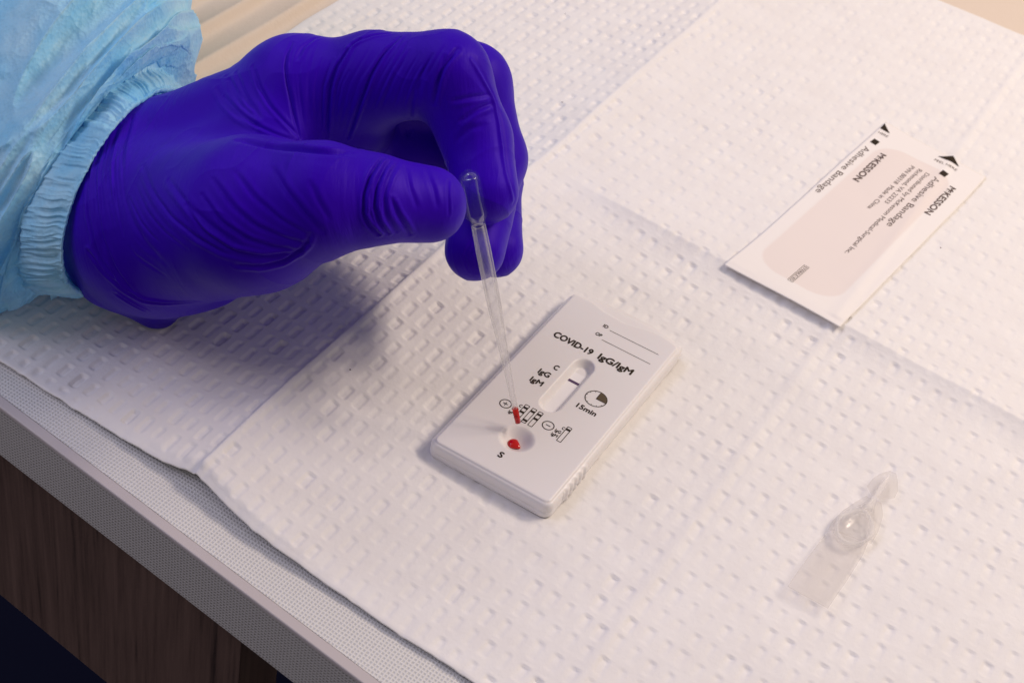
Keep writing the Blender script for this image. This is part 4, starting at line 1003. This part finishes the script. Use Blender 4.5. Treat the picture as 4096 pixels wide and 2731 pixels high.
def make_pipette():
    root = empty('transfer_pipette', PIPETTE_TIP)
    tag(root, 'clear plastic transfer pipette held between gloved thumb and finger, blood in its tip', 'pipette')
    pr = PIPETTE_PROFILE
    k = next(i for i, p in enumerate(pr) if p[1] > 2.4 and i > 6)
    tube = smooth_prof(pr[:k - 1])
    dome_s, dome_r = pr[-4][0], pr[-4][1]
    bulb = pr[k - 2:-3]
    bulb = smooth_prof(bulb, 0.4)
    end = PIPETTE_PROFILE[-1][0]
    r0 = bulb[-1][1]; s0 = end - r0 * 1.05
    bulb = [p for p in bulb if p[0] < s0] + [(s0 + r0 * 1.05 * math.sin(t), r0 * math.cos(t)) for t in np.linspace(0, math.pi / 2 - 0.02, 12)]
    wall = 0.62
    inner = lambda pp, w: [(s, max(r - w * min(1.0, 0.25 + 0.03 * s), 0.05)) for s, r in pp]
    attach(lathe('stem', tube + inner(tube, wall)[::-1], PIPETTE_TIP, PIPETTE_TOP, MAT['clear'], None), root)
    b2 = bulb + [(s - wall if r < r0 * 0.9 else s, max(r - wall, 0.02)) for s, r in bulb][::-1]
    attach(lathe('bulb', b2, PIPETTE_TIP, PIPETTE_TOP, MAT['clear_bulb'], None), root)
    rt = tube[0][1]
    bl = [(0.05, 0.02), (0.05, rt + 0.03), (1.8, rt + 0.03), (2.6, rt + 0.04), (3.0, 0.02)]
    attach(lathe('blood_column', bl, PIPETTE_TIP, PIPETTE_TOP, MAT['blood'], None), root)
    film = [(2.7, rt + 0.05), (3.6, rt + 0.06), (4.6, rt + 0.06)]
    attach(lathe('blood_film', film, PIPETTE_TIP, PIPETTE_TOP, MAT['blood_film'], None), root)
make_pipette()

# ------------------------------------------------------------------ gloved hand
def round_cone(p, a, r1, b, r2):
    a = np.array(a, np.float32); b = np.array(b, np.float32)
    ba = b - a; l2 = float(ba @ ba); rr = r1 - r2; a2 = l2 - rr * rr; il2 = 1 / l2
    pa = p - a; y = pa @ ba; z = y - l2
    v = pa * l2 - y[:, None] * ba
    x2 = np.einsum('ij,ij->i', v, v); y2 = y * y * l2; z2 = z * z * l2
    k = np.sign(rr) * rr * rr * x2
    r = (np.sqrt(x2 * a2 * il2) + y * rr) * il2 - r1
    r = np.where(np.sign(y) * a2 * y2 < k, np.sqrt(x2 + y2) * il2 - r1, r)
    return np.where(np.sign(z) * a2 * z2 > k, np.sqrt(x2 + z2) * il2 - r2, r)

def smin(a, b, k):
    h = np.maximum(k - np.abs(a - b), 0) / k
    return np.minimum(a, b) - h * h * k * 0.25

def hand_sdf(p):
    d = None
    for c in PALM:
        e = round_cone(p, *c); d = e if d is None else smin(d, e, 6)
    t = None
    for i, ch in enumerate(FINGERS):
        e = None
        for c in ch:
            g = round_cone(p, *c); e = g if e is None else smin(e, g, 3)
        e = smin(e, d, 4 if i == 0 else 5)
        t = e if t is None else smin(t, e, 0.8)
    return t

def surface_nets(lo, hi, h):
    n = np.ceil((np.array(hi) - np.array(lo)) / h).astype(int) + 1
    ax = [lo[i] + h * np.arange(n[i]) for i in range(3)]
    # coarse pass finds the blocks that hold surface
    F = np.full(n, 50.0, np.float32)
    B = 6
    cx = [a[::B] for a in ax]
    G = np.stack(np.meshgrid(*cx, indexing='ij'), -1).reshape(-1, 3).astype(np.float32) + h * (B - 1) / 2
    D = hand_sdf(G).reshape([len(c) for c in cx])
    lim = h * B * 0.95 + 1.0
    blk = np.argwhere(np.abs(D) < lim)
    F[:] = np.repeat(np.repeat(np.repeat(D, B, 0), B, 1), B, 2)[:n[0], :n[1], :n[2]]
    off = np.stack(np.meshgrid(*[np.arange(B)] * 3, indexing='ij'), -1).reshape(-1, 3)
    ids = (blk[:, None, :] * B + off[None]).reshape(-1, 3)
    ids = ids[(ids < n).all(1)]
    pts = (np.array(lo) + ids * h).astype(np.float32)
    F[ids[:, 0], ids[:, 1], ids[:, 2]] = hand_sdf(pts)
    ins = F < 0
    c = [slice(None, -1), slice(1, None)]
    cnt = sum(ins[c[i], c[j], c[k]].astype(np.int8) for i in (0, 1) for j in (0, 1) for k in (0, 1))
    act = np.argwhere((cnt > 0) & (cnt < 8))
    vid = np.full(cnt.shape, -1, np.int64); vid[act[:, 0], act[:, 1], act[:, 2]] = np.arange(len(act))
    acc = np.zeros((len(act), 3)); num = np.zeros(len(act))
    corners = [(i, j, k) for i in (0, 1) for j in (0, 1) for k in (0, 1)]
    for a in corners:
        for ax_ in range(3):
            if a[ax_] == 1: continue
            b = list(a); b[ax_] = 1
            fa = F[act[:, 0] + a[0], act[:, 1] + a[1], act[:, 2] + a[2]]
            fb = F[act[:, 0] + b[0], act[:, 1] + b[1], act[:, 2] + b[2]]
            m = (fa < 0) != (fb < 0)
            t = np.where(m, fa / np.where(m, fa - fb, 1), 0)
            p = np.array(a, float)[None].repeat(len(act), 0); p[:, ax_] += t
            acc += p * m[:, None]; num += m
    V = np.array(lo) + (act + acc / num[:, None]) * h
    quads = []
    for ax_ in range(3):
        sl0 = [slice(None)] * 3; sl1 = [slice(None)] * 3
        sl0[ax_] = slice(None, -1); sl1[ax_] = slice(1, None)
        e = np.argwhere(ins[tuple(sl0)] != ins[tuple(sl1)])
        u, w = [(1, 2), (2, 0), (0, 1)][ax_]
        e = e[(e[:, u] > 0) & (e[:, w] > 0) & (e[:, u] < n[u] - 1) & (e[:, w] < n[w] - 1)]
        def cell(du, dw):
            q = e.copy(); q[:, u] += du; q[:, w] += dw
            return vid[q[:, 0], q[:, 1], q[:, 2]]
        Q = np.stack([cell(-1, -1), cell(0, -1), cell(0, 0), cell(-1, 0)], -1)
        flip = ~ins[e[:, 0], e[:, 1], e[:, 2]]
        Q[flip] = Q[flip][:, ::-1]
        quads.append(Q)
    return V, np.concatenate(quads)

def vertex_normals(me):
    n = len(me.vertices); a = np.empty(n * 3, np.float32)
    me.vertex_normals.foreach_get('vector', a)
    return a.reshape(-1, 3)

def make_glove(parent):
    pts = np.array([c[0] for c in PALM] + [c[2] for c in PALM] + [c[2] for f in FINGERS for c in f])
    lo = pts.min(0) - 30; hi = pts.max(0) + 30
    V, Q = surface_nets(lo, hi, 0.85)
    o = mesh_np('glove', V, Q, MAT['glove'])
    sm = o.modifiers.new('s', 'SMOOTH'); sm.factor = 0.5; sm.iterations = 3
    sb = o.modifiers.new('sub', 'SUBSURF'); sb.levels = 2; sb.render_levels = 2
    dg = bpy.context.evaluated_depsgraph_get()
    me = bpy.data.meshes.new_from_object(o.evaluated_get(dg))
    o.modifiers.clear()
    o.data = me
    n = len(me.vertices)
    co = np.empty(n * 3, np.float32); me.vertices.foreach_get('co', co); co = co.reshape(-1, 3) / MM
    nr = vertex_normals(me)
    disp = np.zeros(n, np.float32)
    rng = np.random.RandomState(3)
    for amp, wid, ridge, line in WRINKLES:
        L = np.array(line, np.float32); wid *= 0.62
        # round the polyline
        for _ in range(2):
            a = L[:-1] * 0.75 + L[1:] * 0.25; b = L[:-1] * 0.25 + L[1:] * 0.75
            L = np.concatenate([L[:1], np.stack([a, b], 1).reshape(-1, 3), L[-1:]])
        R = wid * 4.5
        m = np.where(((co > L.min(0) - R) & (co < L.max(0) + R)).all(1))[0]
        if len(m) == 0: continue
        P = co[m]; best = np.full(len(m), 1e9, np.float32); sd = np.zeros(len(m), np.float32); tt = np.zeros(len(m), np.float32)
        ns = len(L) - 1
        for i in range(ns):
            a, b = L[i], L[i + 1]; ab = b - a; l2 = float(ab @ ab) + 1e-9
            t = np.clip(((P - a) @ ab) / l2, 0, 1)
            v = P - a - t[:, None] * ab
            d = np.sqrt((v * v).sum(1))
            side = np.einsum('ij,ij->i', np.cross(nr[m], ab / math.sqrt(l2)), v)
            up = d < best
            best = np.where(up, d, best); sd = np.where(up, np.sign(side) * d, sd); tt = np.where(up, (i + t) / ns, tt)
        taper = np.sin(np.pi * np.clip(tt, 0.03, 0.97)) ** 0.5
        s = sd / wid
        sg = 1.0 if ridge > 0 else -1.0
        prof = -np.exp(-s * s) + abs(ridge) * np.exp(-((s - sg * 1.9) / 1.25) ** 2) + 0.35 * abs(ridge) * np.exp(-((s + sg * 2.0) / 1.3) ** 2)
        disp[m] += 0.75 * amp * taper * prof * np.exp(-np.maximum(best - 3 * wid, 0) / wid)
    x, y, z = co[:, 0], co[:, 1], co[:, 2]
    # slack of the thin glove: broad soft folds
    disp += 0.45 * (vnoise(x / 16 + 0.3 * z / 16, y / 16 + 0.5 * z / 16, 61) - 0.5) + 0.12 * (vnoise((x + y) / 6, (z - 0.3 * x) / 9, 62) - 0.5)
    r = 1 - np.abs(2 * vnoise((x * 0.8 + z * 0.4) / 9, (y - 0.5 * x + z * 0.6) / 16, 63) - 1)
    disp += 0.18 * (r ** 6 - 0.15)
    co = co + nr * disp[:, None]
    gz = 0.9 + pad_height(co[:, 0], co[:, 1])
    co[:, 2] = np.where(co[:, 2] < gz, gz + 0.02 * (co[:, 2] - gz), co[:, 2])
    me.vertices.foreach_set('co', (co * MM).astype(np.float32).ravel())
    me.polygons.foreach_set('use_smooth', np.ones(len(me.polygons), dtype=bool))
    me.update()
    me.materials.clear(); me.materials.append(MAT['glove'])
    tag(o, 'violet blue nitrile glove pinching the pipette')
    return attach(o, parent)

def make_sleeve(parent):
    C_ = np.array([r[0] for r in SLEEVE]); M_ = np.array([r[1] for r in SLEEVE]); m_ = np.array([r[2] for r in SLEEVE])
    knots = np.arange(len(SLEEVE), dtype=float)
    def interp(A, s):
        i = np.clip(np.floor(s).astype(int), 0, len(A) - 2); t = (s - i)[:, None]
        p0 = A[np.maximum(i - 1, 0)]; p1 = A[i]; p2 = A[i + 1]; p3 = A[np.minimum(i + 2, len(A) - 1)]
        return 0.5 * ((2 * p1) + (-p0 + p2) * t + (2 * p0 - 5 * p1 + 4 * p2 - p3) * t * t + (-p0 + 3 * p1 - 3 * p2 + p3) * t ** 3)
    th = None
    def rings(s, th):
        c = interp(C_, s); A = interp(M_, s); B = interp(m_, s)
        P = c[None] + np.cos(th)[:, None, None] * A[None] + np.sin(th)[:, None, None] * B[None]
        rad = P - c[None]; rad = rad / np.linalg.norm(rad, axis=-1, keepdims=True)
        return P, rad, np.linalg.norm(A, axis=-1)
    s_cuff = np.concatenate([np.linspace(0, 1, 14), np.linspace(1, 2, 36)[1:]])
    s_body = np.concatenate([np.linspace(2, 3, 70), np.linspace(3, 6, 150)[1:]])
    def folds(s, U):
        S = s[None, :]
        wob = 0.35 * vnoise(U * 6, S * 1.7, 71, 6)
        g1 = 1 - np.abs(2 * vnoise((U + 0.02 * wob) * 40, S * 1.8 + 2 * wob, 72, 40) - 1)          # pleats running out of the cuff
        g2 = 1 - np.abs(2 * vnoise(U * 14 + 0.5 * S, S * 2.4 + wob, 73, 14) - 1)
        g3 = 1 - np.abs(2 * vnoise(U * 8 - 0.6 * S, S * 2.0 + 0.5 * wob, 74, 8) - 1)
        g4 = 1 - np.abs(2 * vnoise(U * 60, S * 9, 75, 60) - 1)
        near = np.exp(-np.maximum(S - 2, 0) / 0.8)
        far = 1 - np.exp(-np.maximum(S - 2, 0) / 0.7)
        d = near * 3.4 * (g1 ** 1.5 - 0.45) + (0.7 * near + 0.7 * far) * 5.0 * (g2 ** 1.6 - 0.4) + far * 6.5 * (g3 ** 1.3 - 0.45) + 0.35 * (g4 ** 3 - 0.2)
        return d * sstep(1.75, 2.35, S)
    def gathers(s, U):
        S = s[None, :]
        warp = 0.004 * vnoise(U * 40, S * 3.0, 84, 40)
        w = 1 - 2 * np.abs(2 * vnoise((U + warp) * 165, S * 0.8, 81, 165) - 1)
        w2 = (vnoise((U + warp) * 250, S * 1.6, 82, 250) - 0.5) + 0.9 * (vnoise((U + warp) * 46, S * 1.2, 85, 46) - 0.5)
        puff = sstep(0.7, 1.5, S) * (1.0 + 1.3 * vnoise(U * 24, S * 0.5, 83, 24))
        return (0.36 * w + 0.75 * w2) * (0.55 + 0.45 * sstep(0, 1, S)) * sstep(2.6, 1.9, S) + puff * sstep(2.5, 1.7, S)
    def build(name, s, nth, extra_inner=False):
        th = np.linspace(0, 2 * np.pi, nth, endpoint=False)
        U = (th / (2 * np.pi))[:, None]
        P, rad, R = rings(s, th)
        P = P + rad * (folds(s, U) + gathers(s, U))[..., None]
        if extra_inner:      # the hem turns in on itself
            Pi, ri, _ = rings(np.array([0.0, 0.6, 1.4]), th)
            h0 = gathers(np.array([0.0, 0.0, 0.0]), U)
            Pi = Pi + ri * (h0 - np.array([0.9, 1.8, 2.2])[None])[..., None]
            P = np.concatenate([Pi[:, ::-1], P], 1)
        x, y = P[..., 0], P[..., 1]
        gz = pad_height(x, y) * (x > -176) + 0.7
        P[..., 2] = np.where(P[..., 2] < gz, gz + 0.03 * (P[..., 2] - gz), P[..., 2])
        o = mesh_np(name, P.reshape(-1, 3), grid_quads(nth, P.shape[1], True), MAT['gown'])
        return o
    body = build('gown_sleeve', s_body, 640)
    cuff = build('elastic_cuff', s_cuff, 1280, True)
    attach(body, parent)
    cuff.parent = body
    tag(body, 'pale blue crinkled gown sleeve'); tag(cuff, 'gathered elastic cuff')

person = empty('person', (-126, -40, 0.0))
tag(person, 'arm in pale blue gown and violet nitrile glove pinching a pipette over the cassette', 'person')
make_glove(person)
make_sleeve(person)
